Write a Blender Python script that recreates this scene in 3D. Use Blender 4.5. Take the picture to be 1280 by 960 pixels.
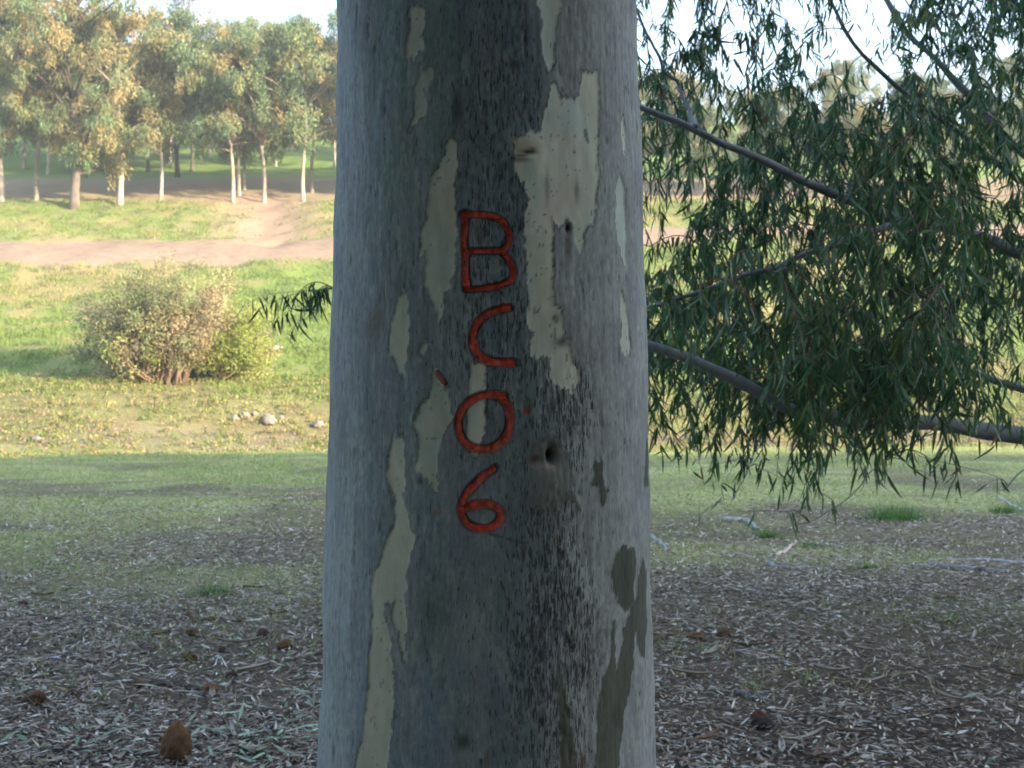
import bpy, bmesh, math
import numpy as np
from mathutils import Vector

# ------------------------------------------------------------------ camera, sky, sun, exposure
SC = bpy.context.scene
COL = SC.collection
for o in list(bpy.data.objects):
    bpy.data.objects.remove(o)
FPX = 1372.0                      # focal length in photograph pixels (1280 wide)
EYE = 1.5
cam_d = bpy.data.cameras.new("camera")
cam = bpy.data.objects.new("camera", cam_d)
COL.objects.link(cam)
cam.location = (0, 0, EYE)
cam.rotation_euler = (math.radians(90), 0, 0)
cam_d.sensor_width = 36
cam_d.lens = 36 * FPX / 1280
cam_d.clip_end = 4000
cam_d.clip_start = 0.05
cam_d.dof.use_dof = True
cam_d.dof.focus_distance = 1.55
cam_d.dof.aperture_fstop = 14
SC.camera = cam

SUN_EL, SUN_AZ = math.radians(16), math.radians(120)     # azimuth clockwise from +Y
W = bpy.data.worlds.new("World")
SC.world = W
W.use_nodes = True
wn = W.node_tree.nodes
sky = wn.new("ShaderNodeTexSky")
sky.sky_type = 'NISHITA'
sky.sun_disc = False
sky.sun_elevation = SUN_EL
sky.sun_rotation = SUN_AZ
sky.air_density = 1.0
sky.dust_density = 1.0
sky.ozone_density = 1.0
W.node_tree.links.new(sky.outputs[0], wn["Background"].inputs[0])
wn["Background"].inputs[1].default_value = 0.15

sd = bpy.data.lights.new("sun", 'SUN')
sd.energy = 3.9
sd.angle = math.radians(0.6)
sd.color = (1.0, 0.84, 0.58)
sun = bpy.data.objects.new("sun", sd)
COL.objects.link(sun)
sv = Vector((math.sin(SUN_AZ) * math.cos(SUN_EL), math.cos(SUN_AZ) * math.cos(SUN_EL), math.sin(SUN_EL)))
sun.rotation_euler = sv.to_track_quat('Z', 'Y').to_euler()
sun.location = (60, -40, 60)

SC.view_settings.view_transform = 'Standard'
SC.view_settings.look = 'None'
SC.view_settings.exposure = 2.55
SC.view_settings.gamma = 1.0
SC.view_settings.use_curve_mapping = False
SC.cycles.use_denoising = True
SC.cycles.max_bounces = 6
SC.cycles.transparent_max_bounces = 4

# ------------------------------------------------------------------ helpers
RNG = np.random.default_rng(7)


def sstep(t):
    t = np.clip(t, 0, 1)
    return t * t * (3 - 2 * t)


def _h(ix, iy, seed):
    n = (ix.astype(np.int64) * 374761393 + iy.astype(np.int64) * 668265263 + seed * 1442695041) & 0xFFFFFFFF
    n = ((n ^ (n >> 13)) * 1274126177) & 0xFFFFFFFF
    n = ((n ^ (n >> 16)) * 2246822519) & 0xFFFFFFFF
    return ((n ^ (n >> 15)) & 0xFFFFFF) / float(0xFFFFFF)


def vnoise(x, y, seed=0):
    x = np.asarray(x, float)
    y = np.asarray(y, float)
    x, y = np.broadcast_arrays(x, y)
    ix, iy = np.floor(x), np.floor(y)
    fx, fy = x - ix, y - iy
    fx = fx * fx * (3 - 2 * fx)
    fy = fy * fy * (3 - 2 * fy)
    a, b = _h(ix, iy, seed), _h(ix + 1, iy, seed)
    c, d = _h(ix, iy + 1, seed), _h(ix + 1, iy + 1, seed)
    return (a + (b - a) * fx) * (1 - fy) + (c + (d - c) * fx) * fy


def fbm(x, y, seed=0, oct=4):
    s, a, t = 0, 1.0, 0
    for k in range(oct):
        s = s + a * vnoise(np.asarray(x) * 2 ** k, np.asarray(y) * 2 ** k, seed + 17 * k)
        t += a
        a *= 0.5
    return s / t


def mesh_np(name, V, F, col=None, smooth=False):
    """V (n,3), F (m,k) or list of such arrays; col (n,3) linear."""
    if not isinstance(F, list):
        F = [F]
    F = [f for f in F if len(f)]
    me = bpy.data.meshes.new(name)
    me.vertices.add(len(V))
    me.vertices.foreach_set("co", np.ascontiguousarray(V, np.float32).ravel())
    loops = np.concatenate([f.ravel() for f in F]).astype(np.int32)
    sizes = np.concatenate([np.full(len(f), f.shape[1], np.int32) for f in F])
    starts = np.concatenate([[0], np.cumsum(sizes)[:-1]]).astype(np.int32)
    me.loops.add(len(loops))
    me.loops.foreach_set("vertex_index", loops)
    me.polygons.add(len(sizes))
    me.polygons.foreach_set("loop_start", starts)
    me.polygons.foreach_set("loop_total", sizes)
    if smooth:
        me.polygons.foreach_set("use_smooth", np.ones(len(sizes), bool))
    if col is not None:
        at = me.color_attributes.new("Col", 'FLOAT_COLOR', 'POINT')
        c4 = np.ones((len(V), 4), np.float32)
        c4[:, :col.shape[1]] = col
        at.data.foreach_set("color", c4.ravel())
    me.update(calc_edges=True)
    me.validate()
    return me


def link(name, me, mat=None, parent=None):
    o = bpy.data.objects.new(name, me)
    COL.objects.link(o)
    if mat is not None and me is not None and not me.materials:
        me.materials.append(mat)
    if parent is not None:
        o.parent = parent
    return o


def tag(o, label=None, cat=None, group=None, kind=None):
    if label:
        o["label"] = label
    if cat:
        o["category"] = cat
    if group:
        o["group"] = group
    if kind:
        o["kind"] = kind
    return o


def empty(name, loc, label, cat, group=None, rz=0.0):
    o = bpy.data.objects.new(name, None)
    o.empty_display_size = 0.2
    COL.objects.link(o)
    o.location = loc
    o.rotation_euler = (0, 0, rz)
    return tag(o, label, cat, group)


def tube(P, R, n=8, cap=True):
    P = np.asarray(P, float)
    R = np.asarray(R, float)
    m = len(P)
    T = np.gradient(P, axis=0)
    T /= np.linalg.norm(T, axis=1)[:, None] + 1e-12
    ref = np.array([0.0, 0, 1]) if abs(T[0, 2]) < 0.9 else np.array([1.0, 0, 0])
    u = np.cross(ref, T[0])
    u /= np.linalg.norm(u)
    a = np.linspace(0, 2 * math.pi, n, endpoint=False)
    V = np.zeros((m, n, 3))
    for i in range(m):
        u = u - T[i] * np.dot(u, T[i])
        u /= np.linalg.norm(u) + 1e-12
        w = np.cross(T[i], u)
        V[i] = P[i] + R[i] * (np.cos(a)[:, None] * u + np.sin(a)[:, None] * w)
    V = V.reshape(-1, 3)
    i0 = np.arange(m - 1)[:, None] * n
    j = np.arange(n)[None, :]
    jn = (j + 1) % n
    F = np.stack([i0 + j, i0 + jn, i0 + n + jn, i0 + n + j], -1).reshape(-1, 4)
    if cap:
        c0, c1 = len(V), len(V) + 1
        V = np.vstack([V, P[0], P[-1]])
        jj = np.arange(n)
        F3 = np.vstack([np.stack([np.full(n, c0), (jj + 1) % n, jj], -1),
                        np.stack([np.full(n, c1), (m - 1) * n + jj, (m - 1) * n + (jj + 1) % n], -1)])
        return V, F, F3
    return V, F, np.zeros((0, 3), int)


class Bag:
    def __init__(self):
        self.V, self.Q, self.T, self.C, self.n = [], [], [], [], 0

    def add(self, V, Q=None, T=None, c=(1, 1, 1)):
        self.V.append(V)
        if Q is not None and len(Q):
            self.Q.append(np.asarray(Q) + self.n)
        if T is not None and len(T):
            self.T.append(np.asarray(T) + self.n)
        c = np.asarray(c, float)
        self.C.append(np.broadcast_to(c, (len(V), 3)))
        self.n += len(V)

    def tube(self, P, R, n=8, c=(1, 1, 1)):
        v, q, t = tube(P, R, n)
        self.add(v, q, t, c)

    def mesh(self, name, smooth=True):
        F = []
        if self.Q:
            F.append(np.vstack(self.Q))
        if self.T:
            F.append(np.vstack(self.T))
        return mesh_np(name, np.vstack(self.V), F, np.vstack(self.C), smooth)


def norm(v):
    return v / (np.linalg.norm(v, axis=-1, keepdims=True) + 1e-12)


# leaf templates: (across, along, fold)
LEAF6 = (np.array([(0, 0, 0), (-.42, .22, .1), (.42, .22, .1), (-.5, .45, .12), (.5, .45, .12), (-.3, .75, .08), (.3, .75, .08), (0, 1, 0)], float),
         [np.array([(0, 2, 1), (5, 6, 7)]), np.array([(1, 2, 4, 3), (3, 4, 6, 5)])])
LEAF4 = (np.array([(0, 0, 0), (-.5, .4, .0), (.5, .45, .0), (0, 1, 0)], float), [np.array([(0, 2, 1), (1, 2, 3)]), np.zeros((0, 4), int)])
BLADE = (np.array([(-.5, 0, 0), (.5, 0, 0), (0, 1, 0)], float), [np.array([(0, 1, 2)]), np.zeros((0, 4), int)])


def leaf_batch(P, D, S, L, Wd, C, curv, tm, side=None):
    """vectorised leaves: base P, direction D, width axis S; curv bends along +B (given 'side' or N)."""
    D = norm(D)
    S = norm(S - D * np.sum(S * D, 1, keepdims=True))
    N = np.cross(D, S)
    B = N if side is None else side
    t = tm[0]
    V = (P[:, None] + S[:, None] * (t[:, 0, None] * Wd[:, None, None]) + D[:, None] * (t[:, 1, None] * L[:, None, None])
         + N[:, None] * (t[:, 2, None] * Wd[:, None, None]) + B[:, None] * ((t[:, 1] ** 2)[:, None] * (L * curv)[:, None, None]))
    k = len(t)
    n = len(P)
    off = (np.arange(n) * k)[:, None, None]
    T = (tm[1][0][None] + off).reshape(-1, 3)
    Q = (tm[1][1][None] + off).reshape(-1, 4) if len(tm[1][1]) else None
    return V.reshape(-1, 3), Q, T, np.repeat(C, k, 0)


# ------------------------------------------------------------------ materials
def nmat(name):
    m = bpy.data.materials.new(name)
    m.use_nodes = True
    return m, m.node_tree.nodes, m.node_tree.links, m.node_tree.nodes["Principled BSDF"]


def attr_material(name, rough=0.85, spec=0.2, noise=None, bump=None, translucent=0.0, island=0.0):
    """Colour attribute x procedural noise; noise=(scale vec, strength), bump=(scale vec, strength, distance)."""
    m, N, L, b = nmat(name)
    a = N.new("ShaderNodeAttribute")
    a.attribute_name = "Col"
    b.inputs["Roughness"].default_value = rough
    b.inputs["Specular IOR Level"].default_value = spec
    colsock = a.outputs["Color"]
    tc = N.new("ShaderNodeTexCoord")
    if noise:
        mp = N.new("ShaderNodeMapping")
        mp.inputs["Scale"].default_value = noise[0]
        L.new(tc.outputs["Object"], mp.inputs[0])
        nz = N.new("ShaderNodeTexNoise")
        nz.inputs["Scale"].default_value = 1
        nz.inputs["Detail"].default_value = 5
        nz.inputs["Roughness"].default_value = 0.65
        L.new(mp.outputs[0], nz.inputs["Vector"])
        mr = N.new("ShaderNodeMapRange")
        mr.inputs[1].default_value = 0.25
        mr.inputs[2].default_value = 0.75
        mr.inputs[3].default_value = 1 - noise[1]
        mr.inputs[4].default_value = 1 + noise[1]
        L.new(nz.outputs[0], mr.inputs[0])
        mx = N.new("ShaderNodeMix")
        mx.data_type = 'RGBA'
        mx.blend_type = 'MULTIPLY'
        mx.inputs[0].default_value = 1
        L.new(colsock, mx.inputs[6])
        L.new(mr.outputs[0], mx.inputs[7])
        colsock = mx.outputs[2]
    if island:
        g = N.new("ShaderNodeNewGeometry")
        hs = N.new("ShaderNodeHueSaturation")
        mr2 = N.new("ShaderNodeMapRange")
        mr2.inputs[3].default_value = 1 - island
        mr2.inputs[4].default_value = 1 + island
        L.new(g.outputs["Random Per Island"], mr2.inputs[0])
        L.new(mr2.outputs[0], hs.inputs["Value"])
        L.new(colsock, hs.inputs["Color"])
        colsock = hs.outputs[0]
    L.new(colsock, b.inputs["Base Color"])
    if bump:
        mp = N.new("ShaderNodeMapping")
        mp.inputs["Scale"].default_value = bump[0]
        L.new(tc.outputs["Object"], mp.inputs[0])
        nz = N.new("ShaderNodeTexNoise")
        nz.inputs["Scale"].default_value = 1
        nz.inputs["Detail"].default_value = 6
        nz.inputs["Roughness"].default_value = 0.7
        L.new(mp.outputs[0], nz.inputs["Vector"])
        bp = N.new("ShaderNodeBump")
        bp.inputs["Strength"].default_value = bump[1]
        bp.inputs["Distance"].default_value = bump[2]
        L.new(nz.outputs[0], bp.inputs["Height"])
        L.new(bp.outputs[0], b.inputs["Normal"])
    if translucent:
        out = N["Material Output"]
        tr = N.new("ShaderNodeBsdfTranslucent")
        ms = N.new("ShaderNodeMixShader")
        ms.inputs[0].default_value = translucent
        L.new(colsock, tr.inputs["Color"])
        L.new(b.outputs[0], ms.inputs[1])
        L.new(tr.outputs[0], ms.inputs[2])
        L.new(ms.outputs[0], out.inputs["Surface"])
    return m


M_BARK = attr_material("smooth gum bark", 0.8, 0.25, ((380, 380, 80), 0.26), ((380, 380, 70), 0.30, 0.0012))
# fine dark fissures on the bark, densest where the alpha of the colour attribute says the bark is rough
_N, _L = M_BARK.node_tree.nodes, M_BARK.node_tree.links
_a = [n for n in _N if n.type == 'ATTRIBUTE'][0]
_b = _N["Principled BSDF"]
_src = _b.inputs["Base Color"].links[0].from_socket
_tc = _N.new("ShaderNodeTexCoord")
_mp = _N.new("ShaderNodeMapping")
_mp.inputs["Scale"].default_value = (360, 360, 62)
_nz = _N.new("ShaderNodeTexNoise")
_nz.inputs["Scale"].default_value = 1
_nz.inputs["Detail"].default_value = 2
_L.new(_tc.outputs["Object"], _mp.inputs[0])
_L.new(_mp.outputs[0], _nz.inputs["Vector"])
_ad = _N.new("ShaderNodeMath")
_ad.operation = 'MULTIPLY_ADD'
_ad.inputs[1].default_value = 0.17
_L.new(_a.outputs["Alpha"], _ad.inputs[0])
_L.new(_nz.outputs[0], _ad.inputs[2])
_mr = _N.new("ShaderNodeMapRange")
_mr.inputs[1].default_value = 0.665
_mr.inputs[2].default_value = 0.73
_mr.inputs[4].default_value = 0.8
_L.new(_ad.outputs[0], _mr.inputs[0])
_mx = _N.new("ShaderNodeMix")
_mx.data_type = 'RGBA'
_L.new(_mr.outputs[0], _mx.inputs[0])
_L.new(_src, _mx.inputs[6])
_mx.inputs[7].default_value = (0.035, 0.036, 0.042, 1)
_L.new(_mx.outputs[2], _b.inputs["Base Color"])
M_PEEL = attr_material("freshly peeled bark", 0.75, 0.25, ((90, 90, 40), 0.12), ((300, 300, 120), 0.15, 0.0008))
M_RED = attr_material("red paint in carved grooves", 0.5, 0.4, ((160, 160, 160), 0.22), ((220, 220, 220), 0.5, 0.002))
M_LIMB = attr_material("grey limb bark", 0.85, 0.2, ((30, 30, 12), 0.3), ((60, 60, 20), 0.4, 0.004))
M_LEAF = attr_material("gum leaf", 0.48, 0.35, None, None, 0.22, 0.25)
M_FARLEAF = attr_material("far gum foliage", 0.6, 0.25, None, None, 0.3, 0.3)
M_FARBARK = attr_material("pale far bark", 0.85, 0.15, ((4, 4, 1.6), 0.45), ((8, 8, 3), 0.4, 0.03))
M_LITTER = attr_material("dry leaf litter", 0.75, 0.25, None, None, 0.08, 0.3)
M_GRASS = attr_material("grass blades", 0.6, 0.25, None, None, 0.3, 0.25)
M_GROUND = attr_material("soil and turf", 0.95, 0.1, ((26, 26, 26), 0.6), ((55, 55, 55), 0.9, 0.025))
M_PATH = attr_material("dusty dirt track", 0.95, 0.1, ((2.2, 2.2, 2.2), 0.22), ((5, 5, 5), 0.7, 0.06))
M_STONE = attr_material("clay stone", 0.9, 0.15, ((40, 40, 40), 0.35), ((90, 90, 90), 0.6, 0.006))
M_WOOD = attr_material("weathered wood", 0.85, 0.2, ((60, 60, 60), 0.3), ((120, 120, 120), 0.5, 0.003))

# ------------------------------------------------------------------ terrain
# profile (distance, photograph row seen there)
PROF = [(25, 562), (30.2, 551), (31.5, 540), (33.5, 512), (36.5, 480), (40, 442), (46, 392), (53, 334), (57, 303), (61, 280), (66, 251), (75, 226), (90, 198), (110, 172), (140, 152)]
_py = np.array([-400, -20, 0, 22, 24.6] + [27.4] + [p[0] for p in PROF[1:]] + [165, 200, 260, 900], float)
_pz = np.array([0, 0, 0, 0.03, 0.0] + [-0.42] + [EYE + (480 - p[1]) / FPX * p[0] for p in PROF[1:]] + [36.5, 33, 28, 26], float)
_yy = np.arange(-400, 900, 0.1)
_zz = np.interp(_yy, _py, _pz)
_k = np.hanning(15)
_k /= _k.sum()
_zz = np.convolve(np.pad(_zz, 7, mode='edge'), _k, mode='valid')


def terrain(x, y):
    x = np.asarray(x, float)
    y = np.asarray(y, float)
    win = sstep((y - 12) / 8) * (1 - sstep((y - 32) / 14))
    yw = y - 0.16 * np.clip(x, -16, 22) * win + 0.5 * np.sin(x * 0.5 + 0.6) * win
    z = np.interp(yw, _yy, _zz)
    far = sstep((y - 29) / 5)
    z = z + far * (0.50 * (fbm(x * 0.16, y * 0.22, 3, 3) - 0.5) + 0.34 * (fbm(x * 0.9, y * 0.9, 5, 3) - 0.5))
    near = 1 - far
    z = z + near * (0.10 * (fbm(x * 0.35, y * 0.35, 9, 3) - 0.5) + 0.035 * (fbm(x * 2.2, y * 2.2, 11, 3) - 0.5)) * sstep((y + 60) / 30)
    # hollow worn into the slope above the track
    gul = np.exp(-(((x + 13.6 + 0.25 * (y - 61)) / 2.0) ** 2)) * sstep((y - 56) / 3) * (1 - sstep((y - 64.5) / 4))
    z = z - 0.45 * gul * (0.6 + 0.8 * fbm(x * 0.8, y * 0.5, 31, 3))
    # unseen hill added at right behind the viewer, shaped to shade the near ground
    z = z + (33.5 + 4.0 * (fbm(x * 0.07, y * 0.07, 15, 3) - 0.5)) * sstep((x - 8) / 60) * sstep((-6 - y) / 30)
    return z


def tz(x, y):
    return float(terrain(np.array([x]), np.array([y]))[0])


def ground_at(px, py, lo=2.0, hi=150.0):
    """first ground point seen at a photograph pixel, for measuring where things stand."""
    d = np.linspace(lo, hi, 6000)
    x = (px - 640) / FPX * d
    z = EYE - (py - 480) / FPX * d
    h = terrain(x, d)
    i = int(np.argmax(h >= z))
    return float(x[i]), float(d[i]), float(h[i])


def axis(core0, core1, step, lo, hi, g):
    a = list(np.arange(core0, core1 + 1e-6, step))
    s, v = step, core1
    while v < hi:
        s *= g
        v += s
        a.append(min(v, hi))
    s, v = step, core0
    while v > lo:
        s *= g
        v -= s
        a.insert(0, max(v, lo))
    return np.array(a)


def path_y(x):
    return 57.4 + 0.085 * np.clip(x, -60, 60) + 0.5 * np.sin(x * 0.13)


def path_half(x):
    return np.clip(1.75 - 0.028 * x, 1.2, 3.0) + 0.25 * np.sin(x * 0.31) + 0.2 * np.sin(x * 0.83 + 1)


def ground_color(x, y):
    """real ground cover: soil, dry grass, green grass."""
    n1 = fbm(x * 0.25, y * 0.25, 41, 4)
    n2 = fbm(x * 1.1, y * 1.1, 43, 4)
    soil = np.array([0.120, 0.092, 0.068])
    turf = np.array([0.290, 0.325, 0.125])
    dry = np.array([0.240, 0.208, 0.095])
    green = np.array([0.150, 0.200, 0.055])
    clay = np.array([0.285, 0.200, 0.145])
    x = np.asarray(x, float)
    c = np.zeros(x.shape + (3,))
    gmix = sstep((y + 2.2 * (n1 - .5) * 4 - 0.10 * x - 6.0) / 6.5)
    bare = 0.75 * sstep((fbm(x * 0.45, y * 0.75, 47, 4) - 0.53) / 0.10)
    gmix = gmix * (1 - bare * (1 - 0.5 * sstep((y - 15) / 8)))
    near = soil * (1 - gmix[..., None]) + (turf * 0.75 + dry * 0.25) * gmix[..., None]
    near = near * (0.62 + 0.76 * n2[..., None])
    f = sstep((n1 * 0.45 + n2 * 0.55 - 0.37) / 0.16)
    hill = dry * (1 - f[..., None]) + green * f[..., None]
    litterbank = sstep((y - 29.5) / 1.0) * (1 - sstep((y - 34.5) / 3.0))
    hill = hill * (1 - 0.7 * litterbank[..., None]) + 0.7 * litterbank[..., None] * (dry * 0.9) * (0.6 + 0.8 * n2[..., None])
    foot = (sstep((y - 0.14 * x - 28.3) / 0.8) * (1 - sstep((y - 0.14 * x - 31.0) / 1.2)))[..., None]
    hill = hill * (1 - 0.65 * foot) + 0.65 * foot * np.array([0.27, 0.19, 0.14]) * (0.5 + n2[..., None])
    t = sstep((y - 26.5) / 2)[..., None]
    c = near * (1 - t) + hill * t
    gul = np.exp(-(((x + 13.6 + 0.25 * (y - 61)) / 2.6) ** 2)) * sstep((y - 55) / 3) * (1 - sstep((y - 65) / 4))
    row = sstep((y - 65.2) / 2) * (1 - sstep((y - 74) / 6)) * 0.75
    d = np.clip(gul * 1.2 + row + 0.5 * sstep((n2 - 0.58) / 0.1) * sstep((y - 57) / 3) * (1 - sstep((y - 66) / 3)), 0, 1)
    pe = np.clip(1.2 - np.abs(y - path_y(x)) / (path_half(x) + 0.5), 0, 1) * 1.2
    d = np.clip(np.maximum(d, pe * (0.4 + n2)), 0, 1)[..., None]
    c = c * (1 - d) + clay * d
    back = sstep((y - 74) / 6)[..., None]
    c = c * (1 - back) + back * (np.array([0.13, 0.19, 0.05]) * (0.7 + 0.6 * n1[..., None]))
    return c


xs = axis(-34, 34, 0.4, -420, 420, 1.09)
ys = axis(2, 72, 0.3, -320, 850, 1.08)
GX, GY = np.meshgrid(xs, ys)
GZ = terrain(GX, GY)
nx, ny = len(xs), len(ys)
idx = np.arange(nx * ny).reshape(ny, nx)
GF = np.stack([idx[:-1, :-1], idx[:-1, 1:], idx[1:, 1:], idx[1:, :-1]], -1).reshape(-1, 4)
g = link("ground", mesh_np("ground", np.stack([GX, GY, GZ], -1).reshape(-1, 3), GF, ground_color(GX, GY).reshape(-1, 3), True), M_GROUND)
tag(g, kind="structure")

# dirt track along the hillside
px_ = np.arange(-75, 75, 0.6)
tt = np.linspace(-1, 1, 9)
yc, hw = path_y(px_), path_half(px_)
PX = np.repeat(px_[:, None], 9, 1)
edge = 0.35 * (fbm(PX * 0.9, tt[None] * 3, 77, 3) - 0.5)
PY = yc[:, None] + (hw[:, None] + edge) * tt[None]
PZ = terrain(PX, PY) + 0.035 - 0.09 * np.abs(tt[None]) ** 6
pi = np.arange(PX.size).reshape(PX.shape)
PF = np.stack([pi[:-1, :-1], pi[1:, :-1], pi[1:, 1:], pi[:-1, 1:]], -1).reshape(-1, 4)
pn = fbm(PX * 0.6, PY * 0.6, 51, 4)[..., None]
pc = np.array([0.245, 0.178, 0.130]) * (0.78 + 0.45 * pn)
tag(link("dirt_path", mesh_np("dirt_path", np.stack([PX, PY, PZ], -1).reshape(-1, 3), PF, pc.reshape(-1, 3), True), M_PATH), kind="structure")

# ------------------------------------------------------------------ the carved gum trunk
TD = 1.75                                     # distance of the trunk's axis
R0 = 0.2525


def trunk_r(z):
    z = np.asarray(z, float)
    r = R0 - (z - 1.5) * 0.0235
    r = np.where(z > 2.4, (R0 - 0.9 * 0.0235) - (z - 2.4) * 0.017, r)
    r = r + 0.16 * np.exp(-np.clip(z, -0.3, 3) / 0.16) + 0.02 * np.exp(-np.clip(z, 0, 3) / 0.5)
    return np.maximum(r, 0.06)


def trunk_x(z):
    return -0.0385 + 0.002 * (np.asarray(z, float) - 1.5) + np.where(np.asarray(z) > 2.6, -0.035 * (np.asarray(z) - 2.6) ** 1.4 * 0.4, 0) if np.ndim(z) == 0 else \
        -0.0385 + 0.002 * (z - 1.5) - 0.014 * np.clip(z - 2.6, 0, None) ** 1.4


def bark_uv(px, py):
    """photograph pixel -> (arc u, height z) on the bark."""
    dx, dz = (px - 640) / FPX, -(py - 480) / FPX
    z = EYE + dz * 1.55
    for _ in range(4):
        r, x0 = float(trunk_r(z)), -0.0385
        A = dx * dx + 1
        B = -2 * (dx * x0 + TD)
        Cc = x0 * x0 + TD * TD - r * r
        disc = B * B - 4 * A * Cc
        t = (-B - math.sqrt(max(disc, 0))) / (2 * A)
        z = EYE + dz * t
    th = math.atan2(t * dx - x0, TD - t)
    return th * R0, z


def ZP(k, pts):
    """points read off enlarged views k=1..4 of the bark (each 440x330 px of the photograph, 2.909x)."""
    oy = {1: 0, 2: 240, 3: 480, 4: 630}[k]
    return [bark_uv(390 + a / 2.909, oy + b / 2.909) for a, b in pts]


PEEL = [
    ZP(1, [(815, -60), (915, -60), (912, 0), (905, 50), (890, 90), (885, 200), (870, 260), (855, 262), (845, 200), (832, 150), (835, 90), (820, 0)]),
    ZP(1, [(350, 25), (405, 25), (400, 100), (395, 180), (370, 215), (340, 200), (350, 120)]),
    ZP(1, [(395, 240), (433, 238), (430, 300), (410, 400), (372, 465), (358, 462), (370, 400), (378, 320)]),
    ZP(1, [(500, 505), (522, 520), (525, 600), (520, 700), (522, 800), (520, 960)]) + ZP(2, [(518, 280), (500, 360), (475, 370), (475, 440), (455, 465), (440, 410), (425, 380), (410, 330), (405, 230), (383, 250), (385, 200), (405, 130)])
    + ZP(1, [(420, 720), (425, 640), (460, 620), (480, 540)]),
    ZP(1, [(885, 305), (905, 325), (915, 375), (930, 355), (965, 360), (975, 330), (985, 255), (1005, 268), (1035, 265), (1045, 330), (1042, 420), (1035, 520), (1038, 620), (1030, 700), (1020, 800), (995, 820), (985, 870), (972, 930), (955, 900), (950, 830), (940, 800), (925, 800), (905, 835), (880, 830), (868, 800)])
    + ZP(2, [(872, 200), (870, 330), (875, 420), (905, 435), (912, 490), (905, 530), (930, 540), (940, 610), (965, 640), (968, 685), (945, 725), (915, 715), (880, 700), (862, 690), (868, 640), (870, 600), (850, 600), (825, 590), (800, 612), (788, 600), (800, 520), (785, 470), (790, 400), (778, 300), (770, 200), (772, 100), (775, 40)])
    + ZP(1, [(768, 745), (790, 720), (780, 690), (755, 650), (740, 600), (725, 545), (740, 500), (780, 480), (830, 490), (840, 440), (850, 400), (870, 320)]),
    ZP(1, [(1115, 625), (1128, 680), (1135, 780), (1143, 880)]) + ZP(2, [(1135, 180), (1145, 265), (1130, 250), (1108, 180), (1098, 100), (1103, 20)]) + ZP(1, [(1100, 700)]),
    ZP(1, [(1130, 420), (1143, 480), (1140, 540), (1130, 560), (1124, 480)]),
    ZP(2, [(1120, 350), (1135, 400), (1148, 500), (1150, 570), (1130, 605), (1115, 580), (1120, 480)]),
    ZP(2, [(320, 345), (335, 380), (348, 460), (345, 600), (325, 675), (305, 650), (275, 580), (275, 510), (295, 440), (305, 370)]),
    ZP(2, [(405, 545), (420, 550), (412, 590), (395, 605), (388, 580)]),
    ZP(3, [(445, -48), (470, -8), (490, 22), (505, 132), (480, 172), (465, 222), (450, 330), (465, 385), (440, 380), (400, 345), (372, 330), (385, 260), (378, 190), (365, 150), (375, 120), (400, 70), (430, 20)]),
    ZP(3, [(580, -80), (635, -75), (630, -20), (628, 60), (632, 130), (628, 200), (600, 258), (575, 260), (560, 150), (565, 80), (575, 0)]),
    ZP(3, [(285, 200), (325, 190), (330, 280), (330, 390), (315, 400), (330, 450), (365, 540), (370, 590)]) + ZP(4, [(350, 240), (330, 330), (342, 420), (340, 500), (330, 560), (318, 540), (310, 470), (288, 440), (292, 345), (275, 362), (258, 350), (256, 415), (274, 445), (280, 500), (290, 600), (305, 680), (300, 740), (290, 830), (275, 960), (268, 1080), (120, 1080), (150, 960), (170, 850), (195, 700), (205, 600), (210, 480), (215, 350), (205, 320), (215, 250), (250, 200), (265, 130), (285, 80), (295, 0)]) + ZP(3, [(275, 390), (255, 350), (265, 270)]),
]
DARK = [
    ZP(3, [(830, 190), (890, 200), (930, 260), (938, 330), (930, 380), (950, 400), (965, 460), (955, 468), (930, 430), (900, 440), (885, 465), (850, 450), (800, 450), (775, 400), (770, 350), (785, 290), (800, 220)]),
    ZP(3, [(1005, 270), (1040, 275), (1045, 360), (1070, 385), (1048, 435), (1030, 390), (1000, 370), (1010, 320)]),
    ZP(4, [(1125, 138), (1160, 150), (1170, 200), (1168, 300), (1165, 360), (1140, 385), (1100, 360), (1078, 300), (1078, 240), (1095, 170)]),
    ZP(4, [(1195, 208), (1215, 250), (1222, 350), (1224, 450), (1212, 570), (1200, 540), (1185, 500), (1160, 420), (1157, 350), (1176, 330), (1180, 270)]),
    ZP(4, [(1152, 385), (1178, 480), (1180, 520), (1165, 650), (1135, 800), (1110, 960), (1095, 1080), (1010, 1080), (1018, 960), (1030, 800), (1045, 650), (1080, 560), (1085, 440), (1095, 430), (1100, 520), (1105, 610), (1120, 560), (1130, 470)]),
    ZP(4, [(890, 560), (905, 600), (920, 700), (940, 800), (955, 900), (950, 1060), (910, 1060), (895, 800), (880, 660)]),
    ZP(3, [(1212, 200), (1223, 210), (1220, 370), (1206, 370)]),
]


def zl(x0, y0, s, pts):
    return [bark_uv(x0 + a / s, y0 + b / s) for a, b in pts]


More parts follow.
